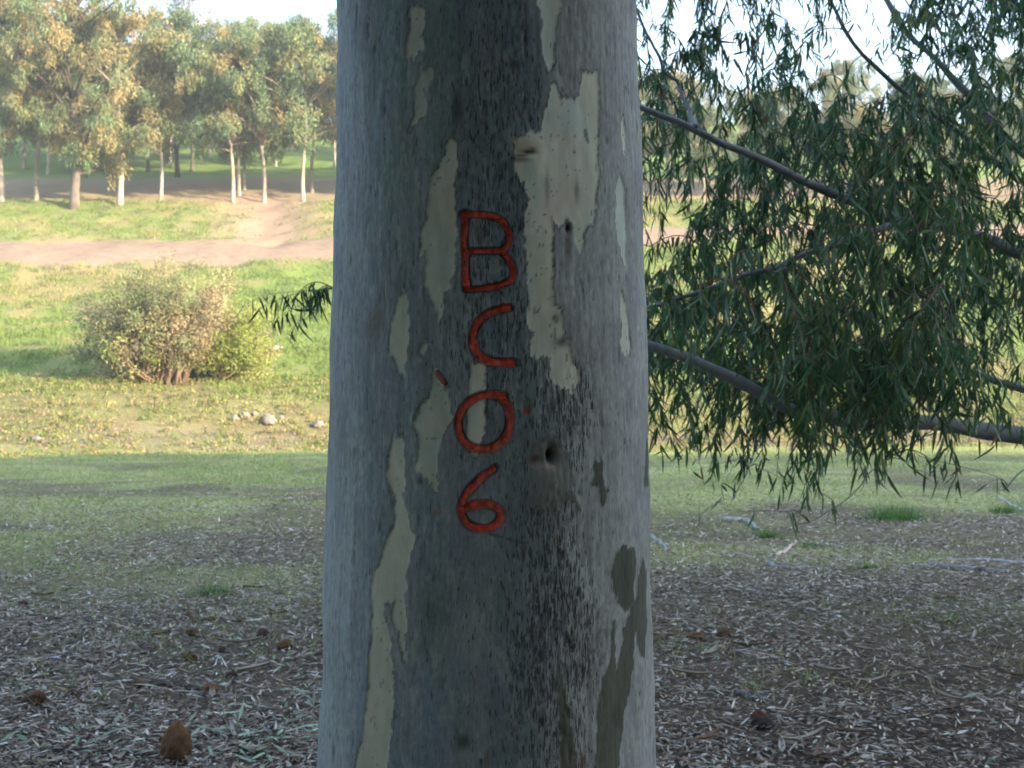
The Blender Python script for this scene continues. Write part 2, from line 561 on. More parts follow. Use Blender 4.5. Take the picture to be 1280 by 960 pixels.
L_ = lambda p: zl(540, 240, 4.3636, p)
K_ = lambda p: zl(540, 440, 3.84, p)
LETTERS = [
    ("B", [(L_([(181, 112), (176, 220), (178, 320), (182, 430), (190, 535)]), 3.3),
           (L_([(163, 121), (240, 123), (320, 132), (375, 155), (412, 200), (424, 250), (408, 298), (375, 325), (290, 322), (180, 326)]), 2.9),
           (L_([(375, 325), (410, 362), (440, 410), (443, 460), (425, 492), (350, 515), (270, 529), (178, 531)]), 2.9)]),
    ("C", [(L_([(430, 634), (370, 638), (300, 662), (248, 712), (224, 770), (222, 835), (248, 888), (300, 922), (360, 930), (452, 934)]), 4.0)]),
    ("0", [(K_([(352, 214), (300, 208), (240, 205), (172, 237), (132, 300), (126, 370), (150, 430), (200, 464), (270, 470), (330, 440), (368, 380), (375, 310), (362, 250), (330, 220)]), 4.0)]),
    ("6", [(K_([(306, 558), (240, 600), (178, 658), (142, 730), (145, 790), (182, 835), (260, 855), (318, 822), (336, 775), (312, 742), (250, 727), (190, 735), (148, 756)]), 3.9)]),
]
PXM = TD * 0.875 / FPX                        # metres on the bark per photograph pixel


def smooth_line(pts, n=70):
    P = np.array(pts)
    for _ in range(2):                        # Chaikin
        Q = np.empty((2 * len(P) - 2 + 2, 2))
        Q[0], Q[-1] = P[0], P[-1]
        Q[1:-1:2] = 0.75 * P[:-1] + 0.25 * P[1:]
        Q[2:-1:2] = 0.25 * P[:-1] + 0.75 * P[1:]
        P = Q
    s = np.concatenate([[0], np.cumsum(np.linalg.norm(np.diff(P, axis=0), axis=1))])
    t = np.linspace(0, s[-1], n)
    return np.stack([np.interp(t, s, P[:, 0]), np.interp(t, s, P[:, 1])], -1)


STROKES = [(nm, [(smooth_line(p), w * PXM) for p, w in st]) for nm, st in LETTERS]

NU, NZ = 412, 596
th_f = np.linspace(-2.0, 2.0, NU)
th_b = np.linspace(2.0, 2 * math.pi - 2.0, 34)[1:-1]
TH = np.concatenate([th_f, th_b])
zA = np.concatenate([np.linspace(-0.35, 0.70, 44)[:-1], np.linspace(0.70, 2.34, NZ), np.linspace(2.34, 9.5, 80)[1:]])
TT, ZZ = np.meshgrid(TH, zA)
U = TT * R0
sh = U.shape
fr = (np.abs(TT) < 2.0) & (ZZ > 0.69) & (ZZ < 2.35)


def poly_sd(poly, u, z):
    """signed distance (inside negative) to a polygon, warped points."""
    P = np.array(poly)
    Q = np.roll(P, -1, 0)
    ins = np.zeros(u.shape, bool)
    d2 = np.full(u.shape, 1e9)
    for (ax, ay), (bx, by) in zip(P, Q):
        c = ((ay > z) != (by > z))
        if by != ay:
            ins ^= c & (u < (bx - ax) * (z - ay) / (by - ay) + ax)
        ex, ey = bx - ax, by - ay
        t = np.clip(((u - ax) * ex + (z - ay) * ey) / (ex * ex + ey * ey + 1e-12), 0, 1)
        d2 = np.minimum(d2, (u - ax - t * ex) ** 2 + (z - ay - t * ey) ** 2)
    d = np.sqrt(d2)
    return np.where(ins, -d, d)


wu = U + 0.0050 * (fbm(U * 70, ZZ * 55, 101, 4) - 0.5) * 2 + 0.0022 * (fbm(U * 260, ZZ * 150, 105, 3) - 0.5) * 2
wz = ZZ + 0.010 * (fbm(U * 80, ZZ * 45, 103, 4) - 0.5) * 2 + 0.008 * (fbm(U * 260, ZZ * 60, 107, 3) - 0.5) * 2
patch = np.zeros(sh, int)
sdP = np.full(sh, 1.0)
sdD = np.full(sh, 1.0)
for k, pl in enumerate(PEEL + DARK):
    P = np.array(pl)
    bx = fr & (U > P[:, 0].min() - .03) & (U < P[:, 0].max() + .03) & (ZZ > P[:, 1].min() - .03) & (ZZ < P[:, 1].max() + .03)
    ii = np.nonzero(bx)
    sd_ = poly_sd(pl, wu[ii], wz[ii])
    tgt = sdP if k < len(PEEL) else sdD
    tgt[ii] = np.minimum(tgt[ii], sd_)
    inside = sd_ < 0
    patch[ii[0][inside], ii[1][inside]] = k + 1

# distance to the carved strokes
sdL = np.full(sh, 1.0)
for nm, st in STROKES:
    for line, w in st:
        bx = fr & (U > line[:, 0].min() - .02) & (U < line[:, 0].max() + .02) & (ZZ > line[:, 1].min() - .02) & (ZZ < line[:, 1].max() + .02)
        ii = np.nonzero(bx)
        d2 = np.full(len(ii[0]), 1e9)
        for a, b in zip(line[:-1], line[1:]):
            e = b - a
            t = np.clip(((U[ii] - a[0]) * e[0] + (ZZ[ii] - a[1]) * e[1]) / (e @ e + 1e-12), 0, 1)
            d2 = np.minimum(d2, (U[ii] - a[0] - t * e[0]) ** 2 + (ZZ[ii] - a[1] - t * e[1]) ** 2)
        sdL[ii] = np.minimum(sdL[ii], np.sqrt(d2) - w)


def blob(px, py, su, sz, rot=0.0):
    """soft spot: centre in photograph pixels, radii in photograph pixels."""
    u, z = bark_uv(px, py)
    return np.exp(-(((U - u) / (su * PXM)) ** 2 + ((ZZ - z) / (sz * PXM)) ** 2))


streak = fbm(U * 190, ZZ * 13, 201, 4)                   # fine vertical fibres
streak2 = fbm(U * 60 + 1.6 * fbm(U * 20, ZZ * 9, 5), ZZ * 8.5, 203, 4)
cloud = fbm(U * 7, ZZ * 3.2, 205, 4)
cloud2 = fbm(U * 22, ZZ * 9, 207, 4)
rough = np.clip(1.1 * (blob(628, 150, 62, 260) + blob(620, 420, 50, 150) + blob(715, 500, 45, 75) + blob(700, 820, 62, 130) + blob(690, 650, 40, 130) + 0.6 * blob(690, 960, 60, 60)), 0, 1)
crack = sstep((fbm(U * 210, ZZ * 30, 223, 3) * 0.6 + fbm(U * 330, ZZ * 60, 221, 3) * 0.4 - 0.53) / 0.07) * rough
lich = np.clip(blob(712, 520, 36, 62) + 1.2 * blob(705, 800, 62, 105) + 0.7 * blob(690, 640, 45, 60) + 0.45 * blob(640, 860, 40, 80) + 0.6 * blob(560, 140, 10, 26) + 0.5 * blob(705, 950, 50, 60), 0, 1)
speck = sstep((fbm(U * 300, ZZ * 110, 231, 3) * 0.7 + 0.3 * cloud2 - 0.60 + 0.13 * (lich - 0.5)) / 0.05) * lich

# radial relief
dr = 0.014 * (fbm(np.sin(TT) * 1.3 + 3, ZZ * 3.2 + np.cos(TT) * 0.8, 301, 3) - 0.5) + 0.006 * (fbm(np.sin(TT) * 4, ZZ * 9 + np.cos(TT) * 3, 303, 3) - 0.5) + 0.002 * (cloud2 - 0.5) * 2
dr = dr + 0.010 * np.sin(2 * TT + 0.7) * np.clip(1 - ZZ / 3, 0, 1)
peel_in = sstep(0.5 - sdP / 0.004)
dark_in = sstep(0.5 - sdD / 0.003)
dr = dr - 0.0015 * peel_in + 0.0009 * dark_in
fz = np.clip(1 - 0.85 * peel_in, 0, 1)
dr = dr - fz * (0.0007 * (streak - 0.5) * 2 + 0.0013 * crack + 0.0009 * (streak2 - 0.5))
dr = dr - 0.0012 * speck - 0.0010 * sstep((fbm(U * 250, ZZ * 45, 441, 2) + 0.22 * (fbm(U * 14, ZZ * 8, 443, 3) - 0.5) - 0.775) / 0.05) * fz
dr = dr + 0.010 * blob(682, 590, 34, 45) - 0.022 * blob(685, 569, 5, 9) - 0.006 * blob(668, 576, 7, 5)
dr = dr + 0.005 * blob(658, 190, 26, 22) - 0.004 * blob(657, 192, 10, 3) + 0.002 * blob(668, 215, 14, 24)
dr = dr - 0.008 * blob(709, 286, 4, 6) + 0.003 * blob(566, 135, 10, 22)
carve = sstep(0.5 - sdL / 0.0025)
dr = dr - 0.0095 * carve + 0.0018 * np.exp(-(np.clip(sdL, 0, 1) / 0.004) ** 2) * (1 - carve)
RR = trunk_r(ZZ) + dr
TX = trunk_x(ZZ)
TV = np.stack([TX + RR * np.sin(TT), TD - RR * np.cos(TT), ZZ], -1)


def mixc(c, col, w):
    return c * (1 - w[..., None]) + np.array(col) * w[..., None]


# bark colours
pxm = U / PXM                                             # rough photo columns from the trunk's middle
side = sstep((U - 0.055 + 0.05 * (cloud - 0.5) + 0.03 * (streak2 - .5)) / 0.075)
C = np.zeros(sh + (3,))
C[:] = (0.150, 0.185, 0.200)
C = mixc(C, (0.130, 0.165, 0.200), sstep((fbm(U * 12, ZZ * 2.2, 401, 4) - 0.42) / 0.2) * 0.8)
C = mixc(C, (0.155, 0.200, 0.180), sstep((fbm(U * 9, ZZ * 4.2, 403, 4) - 0.50) / 0.15) * 0.7)
C = mixc(C, (0.200, 0.210, 0.225), sstep((fbm(U * 30, ZZ * 2.6, 405, 3) - 0.52) / 0.12) * 0.6)
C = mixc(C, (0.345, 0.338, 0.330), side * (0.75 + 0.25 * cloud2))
C = mixc(C, (0.250, 0.275, 0.290), sstep((-U - 0.165 + 0.02 * (streak2 - .5)) / 0.06) * 0.75)  # sky light along the left edge put into the bark colour
C = C * (0.88 + 0.24 * streak2[..., None]) * (0.92 + 0.16 * streak[..., None]) * (0.74 + 0.52 * fbm(U * 190, ZZ * 120, 431, 3)[..., None]) * (0.85 + 0.3 * fbm(U * 10, ZZ * 9, 433, 4)[..., None])
C = mixc(C, (0.250, 0.255, 0.225), blob(470, 410, 45, 60) * 0.15)
C = mixc(C, (0.060, 0.066, 0.070), crack * 0.34)
C = mixc(C, (0.045, 0.047, 0.058), speck * 0.60)
dash = sstep((fbm(U * 250, ZZ * 45, 441, 2) + 0.22 * (fbm(U * 14, ZZ * 8, 443, 3) - 0.5) - 0.775) / 0.05)
C = mixc(C, (0.060, 0.062, 0.065), dash * 0.40 * (1 - 0.6 * side))
flake = sstep((fbm(U * 150, ZZ * 38, 445, 3) + 0.3 * (fbm(U * 11, ZZ * 6, 447, 3) - 0.5) - 0.62) / 0.05)
C = mixc(C, (0.290, 0.300, 0.285), flake * 0.45)
blot = sstep((fbm(U * 34, ZZ * 16, 449, 4) - 0.50) / 0.14)
C = mixc(C, (0.165, 0.150, 0.185), blot * 0.30)
C = mixc(C, (0.10, 0.125, 0.115), blob(540, 770, 26, 60) * 0.6)
C = mixc(C, (0.09, 0.11, 0.10), blob(545, 763, 11, 10) * 0.6 + blob(530, 808, 9, 14) * 0.5)
C = mixc(C, (0.13, 0.11, 0.085), blob(465, 405, 16, 22) * 0.6)
pw = sstep(0.5 - sdP / 0.0022)
PC = np.zeros(sh + (3,))
PC[:] = (0.290, 0.290, 0.250)
PC = mixc(PC, (0.255, 0.285, 0.260), sstep((fbm(U * 16, ZZ * 9, 411, 4) - 0.45) / 0.2))
PC = mixc(PC, (0.310, 0.275, 0.240), sstep((fbm(U * 40, ZZ * 25, 413, 3) - 0.6) / 0.1) * 0.6)
PC = np.array([2.0, 1.95, 1.85]) * PC * (0.90 + 0.2 * cloud2[..., None]) * (0.94 + 0.12 * streak[..., None])
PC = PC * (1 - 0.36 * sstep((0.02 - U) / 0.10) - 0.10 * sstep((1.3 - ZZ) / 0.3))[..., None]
dots = sstep((fbm(U * 300, ZZ * 120, 415, 2) + 0.25 * (fbm(U * 25, ZZ * 14, 419, 2) - 0.5) - 0.80) / 0.05)
PC = mixc(PC, (0.09, 0.085, 0.07), dots * 0.7)
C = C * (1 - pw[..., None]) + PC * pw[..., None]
rim = np.exp(-((sdP - 0.0012) / 0.0016) ** 2)
C = mixc(C, (0.09, 0.08, 0.07), rim * (0.05 + 0.75 * sstep((fbm(U * 45, ZZ * 18, 417, 3) - 0.43) / 0.14)) * (sdP < 0.5))  # dark edge shading painted round the peeled patches
dw = sstep(0.5 - sdD / 0.002)
DC = np.zeros(sh + (3,))
DC[:] = (0.098, 0.098, 0.078)
DC = mixc(DC, (0.062, 0.070, 0.050), blob(775, 720, 18, 42))
DC = mixc(DC, (0.185, 0.190, 0.175), np.clip(1.3 * blob(682, 605, 40, 36), 0, 1))
DC = DC * (0.8 + 0.4 * cloud2[..., None]) * (0.88 + 0.24 * streak[..., None])
C = C * (1 - dw[..., None]) + DC * dw[..., None]
for (bx_, by_, a_, b_, cc, w_) in [
        (685, 568, 6, 10, (0.02, 0.016, 0.014), 1.0), (678, 584, 13, 6, (0.33, 0.24, 0.19), 0.8), (672, 560, 12, 7, (0.16, 0.13, 0.13), 0.7), (690, 545, 16, 9, (0.13, 0.12, 0.13), 0.6), (664, 577, 6, 4, (0.14, 0.07, 0.045), 0.8),
        (655, 182, 20, 9, (0.40, 0.34, 0.24), 0.8), (660, 191, 9, 2.4, (0.07, 0.05, 0.03), 0.9), (650, 195, 8, 2.0, (0.09, 0.065, 0.04), 0.85), (664, 187, 5, 2, (0.12, 0.09, 0.06), 0.7), (648, 200, 12, 3, (0.10, 0.08, 0.06), 0.7),
        (709, 284, 4, 7, (0.02, 0.018, 0.018), 1.0), (709, 305, 6, 22, (0.11, 0.075, 0.06), 0.75), (570, 135, 7, 20, (0.05, 0.05, 0.055), 0.75),
        (643, 80, 8, 7, (0.05, 0.05, 0.05), 0.8), (757, 176, 4, 5, (0.15, 0.10, 0.06), 0.8), (782, 110, 3, 3, (0.04, 0.04, 0.04), 0.8),
        (796, 158, 2.5, 9, (0.02, 0.02, 0.02), 0.9), (581, 924, 8, 9, (0.055, 0.07, 0.05), 0.95), (524, 601, 4, 5, (0.05, 0.045, 0.04), 0.9),
        (772, 895, 9, 14, (0.05, 0.055, 0.042), 0.8), (776, 552, 3, 4, (0.08, 0.07, 0.05), 0.8), (432, 325, 2.5, 9, (0.07, 0.07, 0.07), 0.8),
        (412, 940, 4, 12, (0.07, 0.075, 0.075), 0.7), (725, 950, 7, 10, (0.16, 0.08, 0.05), 0.7), (653, 690, 3, 9, (0.15, 0.06, 0.05), 0.7),
        (695, 673, 6, 4, (0.19, 0.15, 0.09), 0.7), (609, 948, 3, 10, (0.15, 0.06, 0.05), 0.6), (658, 514, 4, 4, (0.30, 0.05, 0.035), 0.9),
        (545, 640, 4, 3, (0.25, 0.10, 0.06), 0.8), (720, 240, 4, 14, (0.19, 0.20, 0.17), 0.8), (683, 235, 3, 20, (0.15, 0.15, 0.13), 0.6),
        (694, 398, 5, 7, (0.17, 0.17, 0.15), 0.8), (700, 428, 10, 6, (0.14, 0.14, 0.12), 0.8), (665, 600, 30, 28, (0.14, 0.16, 0.17), 0.3)]:
    C = mixc(C, cc, np.clip(blob(bx_, by_, a_, b_) * 1.25 * w_, 0, w_))
# thin scratch running from the foot of the 6
(ua, za), (ub, zb) = bark_uv(612, 667), bark_uv(655, 678)
tl = np.clip((U - ua) / (ub - ua), 0, 1)
C = mixc(C, (0.05, 0.05, 0.05), np.exp(-((ZZ - za - tl * (zb - za)) / 0.0016) ** 2) * ((U > ua) & (U < ub)) * 0.8)
C = mixc(C, (0.060, 0.050, 0.050), np.exp(-(np.clip(sdL, 0, 1) / 0.0028) ** 2) * 0.30 * (sdL < 0.5))
C = np.clip(C * np.array([0.86, 0.92, 0.93]), 0.01, 0.6)

nth, nz = len(TH), len(zA)
ti = np.arange(nth * nz).reshape(nz, nth)
tn = np.roll(ti, -1, 1)
TF = np.stack([ti[:-1], tn[:-1], tn[1:], ti[1:]], -1).reshape(-1, 4)
pid = patch.reshape(-1)
votes = np.sort(pid[TF], 1)
fpid = np.where(votes[:, 1] == votes[:, 2], votes[:, 1], votes[:, 0] * 0)
alpha = np.clip(0.08 + 0.62 * rough + 0.35 * lich + 0.25 * (cloud2 - 0.5) - 0.5 * side * (1 - rough), 0, 1) * (1 - dw) * fr
TVf, Cf = TV.reshape(-1, 3), np.concatenate([C, alpha[..., None]], -1).reshape(-1, 4)
# smooth normals of the whole trunk so the separated patches meet without seams
e1 = TVf[TF[:, 2]] - TVf[TF[:, 0]]
e2 = TVf[TF[:, 3]] - TVf[TF[:, 1]]
fn = np.cross(e1, e2)
VN = np.zeros_like(TVf)
for k in range(4):
    np.add.at(VN, TF[:, k], fn)
VN = norm(VN)

gum = empty("gum_tree", (-0.0385, TD, 0), "broad smooth-barked gum trunk carved with red letters and peeling pale patches", "tree")
org = np.array([-0.0385, TD, 0])


def sub_mesh(name, mask, mat):
    f = TF[mask]
    used, inv = np.unique(f, return_inverse=True)
    me = mesh_np(name, TVf[used] - org, inv.reshape(-1, 4), Cf[used], True)
    me.normals_split_custom_set_from_vertices(VN[used].tolist())
    return link(name, me, mat, gum)


sub_mesh("trunk", fpid == 0, M_BARK)
for k in range(len(PEEL)):
    if (fpid == k + 1).any():
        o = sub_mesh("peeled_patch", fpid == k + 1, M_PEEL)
for k in range(len(DARK)):
    if (fpid == len(PEEL) + k + 1).any():
        o = sub_mesh("dark_bark_patch", fpid == len(PEEL) + k + 1, M_BARK)
        if k == 0:
            o["label"] = "grey oval branch scar with a small dark hole"


def bark_point(u, z, off):
    th = u / R0
    r = trunk_r(z) + 0.010 * np.sin(2 * th + 0.7) * np.clip(1 - z / 3, 0, 1) + off
    return np.stack([trunk_x(z) + r * np.sin(th), TD - r * np.cos(th), z], -1)


from_grid_r = None


def surf_off(u, z):
    """relief of the bark without the carving, sampled at the grid."""
    j = np.clip(np.round((u / R0 + 2.0) / 4.0 * (NU - 1)).astype(int), 0, NU - 1)
    i = np.clip(np.round((z - 0.70) / 1.64 * (NZ - 1)).astype(int) + 43, 0, nz - 1)
    base = dr + 0.0095 * carve
    return base[i, j] - 0.010 * np.sin(2 * u / R0 + 0.7) * np.clip(1 - z / 3, 0, 1)


for nm, st in STROKES:
    bag = Bag()
    for si, (line, w) in enumerate(st):
        n = len(line)
        T = norm(np.gradient(line, axis=0))
        Nn = np.stack([-T[:, 1], T[:, 0]], -1)
        s = np.arange(n)
        jit = 1.08 + 0.55 * (fbm(s * 0.17, np.full(n, si * 3.1), 501 + si, 3) - 0.5) * 2
        jit2 = 1.08 + 0.55 * (fbm(s * 0.19, np.full(n, si * 5.1 + 9), 511 + si, 3) - 0.5) * 2
        endf = np.clip(np.minimum(s, n - 1 - s) / 1.5 + 0.82, 0, 1)
        ac = np.array([-1, -.9, -.8, -.4, 0, .4, .8, .9, 1])
        dep = np.array([0.0004, 0.0000, -0.0040, -0.0052, -0.0056, -0.0052, -0.0040, 0.0000, 0.0004])
        UU = line[:, None, :] + Nn[:, None, :] * (ac[None, :, None] * (np.where(ac[None] < 0, jit[:, None], jit2[:, None]) * endf[:, None] * w * 1.05)[..., None])
        lump = 0.0034 * (fbm(UU[..., 0] * 260, UU[..., 1] * 260, 521, 3) - 0.5) * 2
        cs = surf_off(line[:, 0], line[:, 1])
        cs = np.convolve(np.pad(cs, 3, mode='edge'), np.ones(7) / 7, mode='valid')
        V = bark_point(UU[..., 0], UU[..., 1], cs[:, None] + dep[None] + 0.0014 + lump + 0.0004 * si)
        ii = np.arange(n * 9).reshape(n, 9)
        F = np.stack([ii[:-1, :-1], ii[1:, :-1], ii[1:, 1:], ii[:-1, 1:]], -1).reshape(-1, 4)
        nn = fbm(UU[..., 0] * 190, UU[..., 1] * 190, 531, 3)
        cc = np.array([0.60, 0.084, 0.050])[None, None] * (0.45 + 1.0 * nn[..., None])
        cc = mixc(cc, (0.14, 0.030, 0.022), sstep((fbm(UU[..., 0] * 260, UU[..., 1] * 60, 541, 3) - 0.54) / 0.1) * 0.6)
        cc = mixc(cc, (0.50, 0.16, 0.11), sstep((fbm(UU[..., 0] * 200, UU[..., 1] * 90, 545, 3) - 0.60) / 0.06) * 0.6)
        cc = mixc(cc, (0.12, 0.03, 0.02), np.broadcast_to((np.abs(ac) > 0.95)[None] * 0.4, nn.shape))
        bag.add(V.reshape(-1, 3) - org, F, None, cc.reshape(-1, 3))
    o = link("carved_letter", bag.mesh("carved_letter"), M_RED, gum)
    o["label"] = "red painted carved %s %s" % ("numeral" if nm in "06" else "letter", nm)
# small brown knife nick left of the C
ln = smooth_line([bark_uv(544, 463), bark_uv(549, 470), bark_uv(558, 481)], 14)
off = surf_off(ln[:, 0], ln[:, 1]) + 0.001
v, q, t = tube(bark_point(ln[:, 0], ln[:, 1], off) - org, 0.0042 * np.clip(np.minimum(np.arange(14), 13 - np.arange(14)) / 3 + 0.5, 0, 1), 7)
b = Bag()
b.add(v, q, t, (0.15, 0.045, 0.028))
link("knife_nick", b.mesh("knife_nick"), M_RED, gum)

# ------------------------------------------------------------------ gum crowns
def clump_leaves(bag, centers, radii, per, L, Wd, cols, rng, droop=1.0, tm=LEAF4):
    n = len(centers)
    k = per
    d = norm(rng.normal(size=(n * k, 3)))
    rad = rng.random(n * k) ** 0.45
    P = np.repeat(centers, k, 0) + d * rad[:, None] * np.repeat(radii, k, 0)
    D = rng.normal(size=(n * k, 3)) * 0.55 + np.array([0, 0, -droop])
    S = rng.normal(size=(n * k, 3))
    LL = L * (0.6 + 0.8 * rng.random(n * k))
    WW = Wd * (0.7 + 0.6 * rng.random(n * k))
    Cc = np.repeat(cols, k, 0) * (0.75 + 0.5 * rng.random((n * k, 1)))
    V, Q, T, c = leaf_batch(P, D, S, LL, WW, Cc, np.zeros(n * k), tm)
    bag.add(V, Q, T, c)


def make_gum(seed, h, r, lo, cw, fork=False, lean=0.0, bark=(0.29, 0.245, 0.20), nl=26, ncl=150, per=75, leaf=(0.25, 0.065), pal=None, upper=0.0, thin=1.0):
    rng = np.random.default_rng(seed)
    bk = Bag()
    bark = np.array(bark)
    zt = np.linspace(-0.35, h * 0.93, 22)
    ph = rng.random(4) * 6
    wob = 0.14 * (zt / h) * h * 0.12

    def axis_pt(z):
        return np.stack([lean * z + 0.16 * np.sin(z * 0.55 + ph[0]) * np.clip(z / 4, 0, 1), 0.16 * np.sin(z * 0.5 + ph[1]) * np.clip(z / 4, 0, 1), z], -1)

    rz = r * np.clip(1 - zt / h, 0.05, 1) ** 0.75 + 0.55 * r * np.exp(-np.clip(zt + 0.1, 0, 9) / 0.28)
    cmix = 0.35 + 1.3 * fbm(zt * 1.1, np.full(22, seed * 1.3), 3, 3)
    rz = rz * 0.64
    v, q, t = tube(axis_pt(zt), rz, 9)
    bk.add(v, q, t, bark[None] * np.concatenate([np.repeat(cmix, 9), cmix[:1], cmix[-1:]])[:, None])
    cen, rad = [], []
    if fork:
        f0 = axis_pt(np.array([h * 0.13]))[0]
        s = np.linspace(0, 1, 12)[:, None]
        f1 = f0 + np.array([0, 0, 0]) + s * np.array([-0.9, 0.2, h * 0.66]) + np.array([-0.5, 0, 0]) * np.sin(s * 2.2) * 0.9
        bk.tube(f1, r * 0.8 * (1 - 0.85 * s[:, 0]), 8, bark)
        for q_ in f1[5:]:
            cen.append(q_ + rng.normal(size=3) * 0.4)
            rad.append((0.5, 0.5, 0.7))
    for k in range(nl):
        f = (k + rng.random()) / nl
        z0 = lo * 0.85 + f * (h * 0.92 - lo * 0.85)
        a = rng.random() * 6.283
        prof = (0.55 + 0.75 * math.sin(math.pi * min(1, 0.18 + f * 0.75))) * (0.75 if f > 0.85 else 1)
        ln_ = cw * 0.5 * prof * (0.6 + 0.55 * rng.random())
        up = 0.35 + 0.9 * rng.random()
        s = np.linspace(0, 1, 6)[:, None]
        p0 = axis_pt(np.array([z0]))[0]
        dirv = np.array([math.cos(a), math.sin(a), 0])
        pts = p0 + dirv * ln_ * s + np.array([0, 0, 1]) * ln_ * up * (s - 0.45 * s * s)
        bk.tube(pts, r * 0.32 * (1 - 0.5 * f) * (1 - 0.85 * s[:, 0]) + 0.012, 5, bark * 0.85)
        for q_ in (3, 4, 5, 5):
            cen.append(pts[q_] + rng.normal(size=3) * np.array([0.35, 0.35, 0.3]))
            rad.append(np.array([0.62, 0.62, 0.66]) * (0.6 + 0.7 * rng.random()) * thin)
        # drooping skirt below limb end
        cen.append(pts[5] + np.array([0, 0, -0.55]) + rng.normal(size=3) * 0.25)
        rad.append(np.array([0.36, 0.36, 0.65]))
    for z0 in np.linspace(lo * 1.3, h * 0.98, int(h * 1.6)):
        cen.append(axis_pt(np.array([z0]))[0] + rng.normal(size=3) * np.array([0.4, 0.4, 0.2]))
        rad.append(np.array([0.55, 0.55, 0.7]))
    cen, rad = np.array(cen), np.array(rad)
    if len(cen) > ncl:
        ii = rng.permutation(len(cen))[:ncl]
        cen, rad = cen[ii], rad[ii]
    pal = np.array(pal if pal is not None else [(0.155, 0.165, 0.065), (0.120, 0.150, 0.060), (0.190, 0.165, 0.075), (0.100, 0.130, 0.058)])
    cols = pal[rng.integers(0, len(pal), len(cen))] * (0.8 + 0.4 * rng.random((len(cen), 1)))
    fol = Bag()
    clump_leaves(fol, cen, rad, per, leaf[0], leaf[1], cols, rng)
    return bk.mesh("trunk"), fol.mesh("crown", False)


def place_tree(meshes, name, loc, label, group=None, rz=0.0, s=1.0, cat="tree", stuff=False):
    e = empty(name, loc, label, cat, group, rz)
    e.scale = (s, s, s)
    a = link("trunk", meshes[0], M_FARBARK, e)
    c = link("crown", meshes[1], M_FARLEAF, e)
    return e


SUN_GOLD = [(0.250, 0.205, 0.090), (0.185, 0.185, 0.085), (0.290, 0.230, 0.105), (0.135, 0.165, 0.075)]  # gold of the sunlit crowns put into the leaf colours
GRN = [(0.125, 0.185, 0.085), (0.105, 0.160, 0.080), (0.185, 0.210, 0.095), (0.095, 0.145, 0.075)]
V_BIG = make_gum(11, 17.0, 0.42, 2.2, 7.6, bark=(0.105, 0.085, 0.072), nl=64, ncl=360, per=130, pal=SUN_GOLD + GRN[:2])
V_FORK = make_gum(12, 11.8, 0.28, 2.9, 5.6, fork=True, nl=38, ncl=230, per=125, pal=SUN_GOLD)
V_A = make_gum(13, 11.4, 0.20, 3.9, 4.8, nl=36, ncl=210, per=125, pal=GRN + SUN_GOLD[:1])
V_B = make_gum(14, 11.9, 0.21, 4.0, 5.4, nl=38, ncl=220, per=125, pal=GRN + SUN_GOLD[:2])
V_C = make_gum(15, 10.8, 0.18, 3.2, 5.0, nl=36, ncl=210, per=125, pal=GRN)
V_D = make_gum(16, 12.5, 0.17, 5.0, 3.6, lean=0.09, nl=22, ncl=70, per=60, bark=(0.55, 0.46, 0.42), pal=[(0.15, 0.13, 0.10), (0.18, 0.15, 0.10)])
V_K = make_gum(17, 11.4, 0.26, 2.8, 6.4, bark=(0.085, 0.07, 0.06), nl=40, ncl=240, per=125, pal=GRN)
V_E = make_gum(18, 13.5, 0.24, 2.6, 6.6, bark=(0.36, 0.31, 0.26), nl=44, ncl=260, per=125, pal=SUN_GOLD + GRN)


def far(px, Y, meshes, name, label, group=None, rz=0.0, s=1.0, py=None):
    X = (px - 640) / FPX * Y
    return place_tree(meshes, name, (X, Y, tz(X, Y)), label, group, rz, s)


far(2, 65.6, V_E, "pale_gum_tree", "gum with thin greyish trunk left of the pale trunk and rough dark gum", rz=0.4, s=0.95)
far(46, 66.0, V_B, "pale_gum_tree", "pale slender gum standing just left of the rough dark-barked gum", rz=1.9)
far(93, 64.6, V_BIG, "rough_barked_gum_tree", "tallest gum with rough dark trunk and flared base above the track", rz=0.9)
far(150, 65.2, V_FORK, "forked_gum_tree", "sunlit golden gum whose white trunk forks low into two stems", rz=0.0)
far(201, 67.0, V_C, "pale_gum_tree", "low pale gum between the forked gum and the eroded gully", rz=2.4, s=0.95)
far(291, 66.4, V_A, "pale_gum_tree", "thickest white trunk of the close trio at head of gully", rz=3.3, s=0.93)
far(299, 68.6, V_C, "pale_gum_tree", "thin white gum in the middle of the close trio", rz=0.7, s=0.92)
far(305, 71.0, V_A, "pale_gum_tree", "short thin white trunk at the back of the close trio", rz=1.2, s=0.85)
far(330, 66.8, V_B, "pale_gum_tree", "straight single white gum between the close trio and the pair", rz=4.4, s=0.90)
far(379, 66.8, V_A, "pale_gum_tree", "thicker white trunk of the pair right of the single gum", rz=5.2, s=0.97)
far(390, 70.2, V_B, "pale_gum_tree", "thinner white trunk of the pair, set slightly back", rz=0.1, s=0.88)
far(222, 77.0, V_K, "dark_trunked_gum_tree", "dark-trunked gum in shade behind the low pale gum", rz=2.0)
far(212, 86.0, V_D, "leaning_gum_tree", "tall sparse leaning gum with bare pinkish stem rising above the grove", rz=0.2, s=1.12)
far(262, 92.0, V_D, "leaning_gum_tree", "thin sparse gum crown rising above the grove beside the leaning gum", rz=2.7, s=1.02)
rb = np.random.default_rng(55)
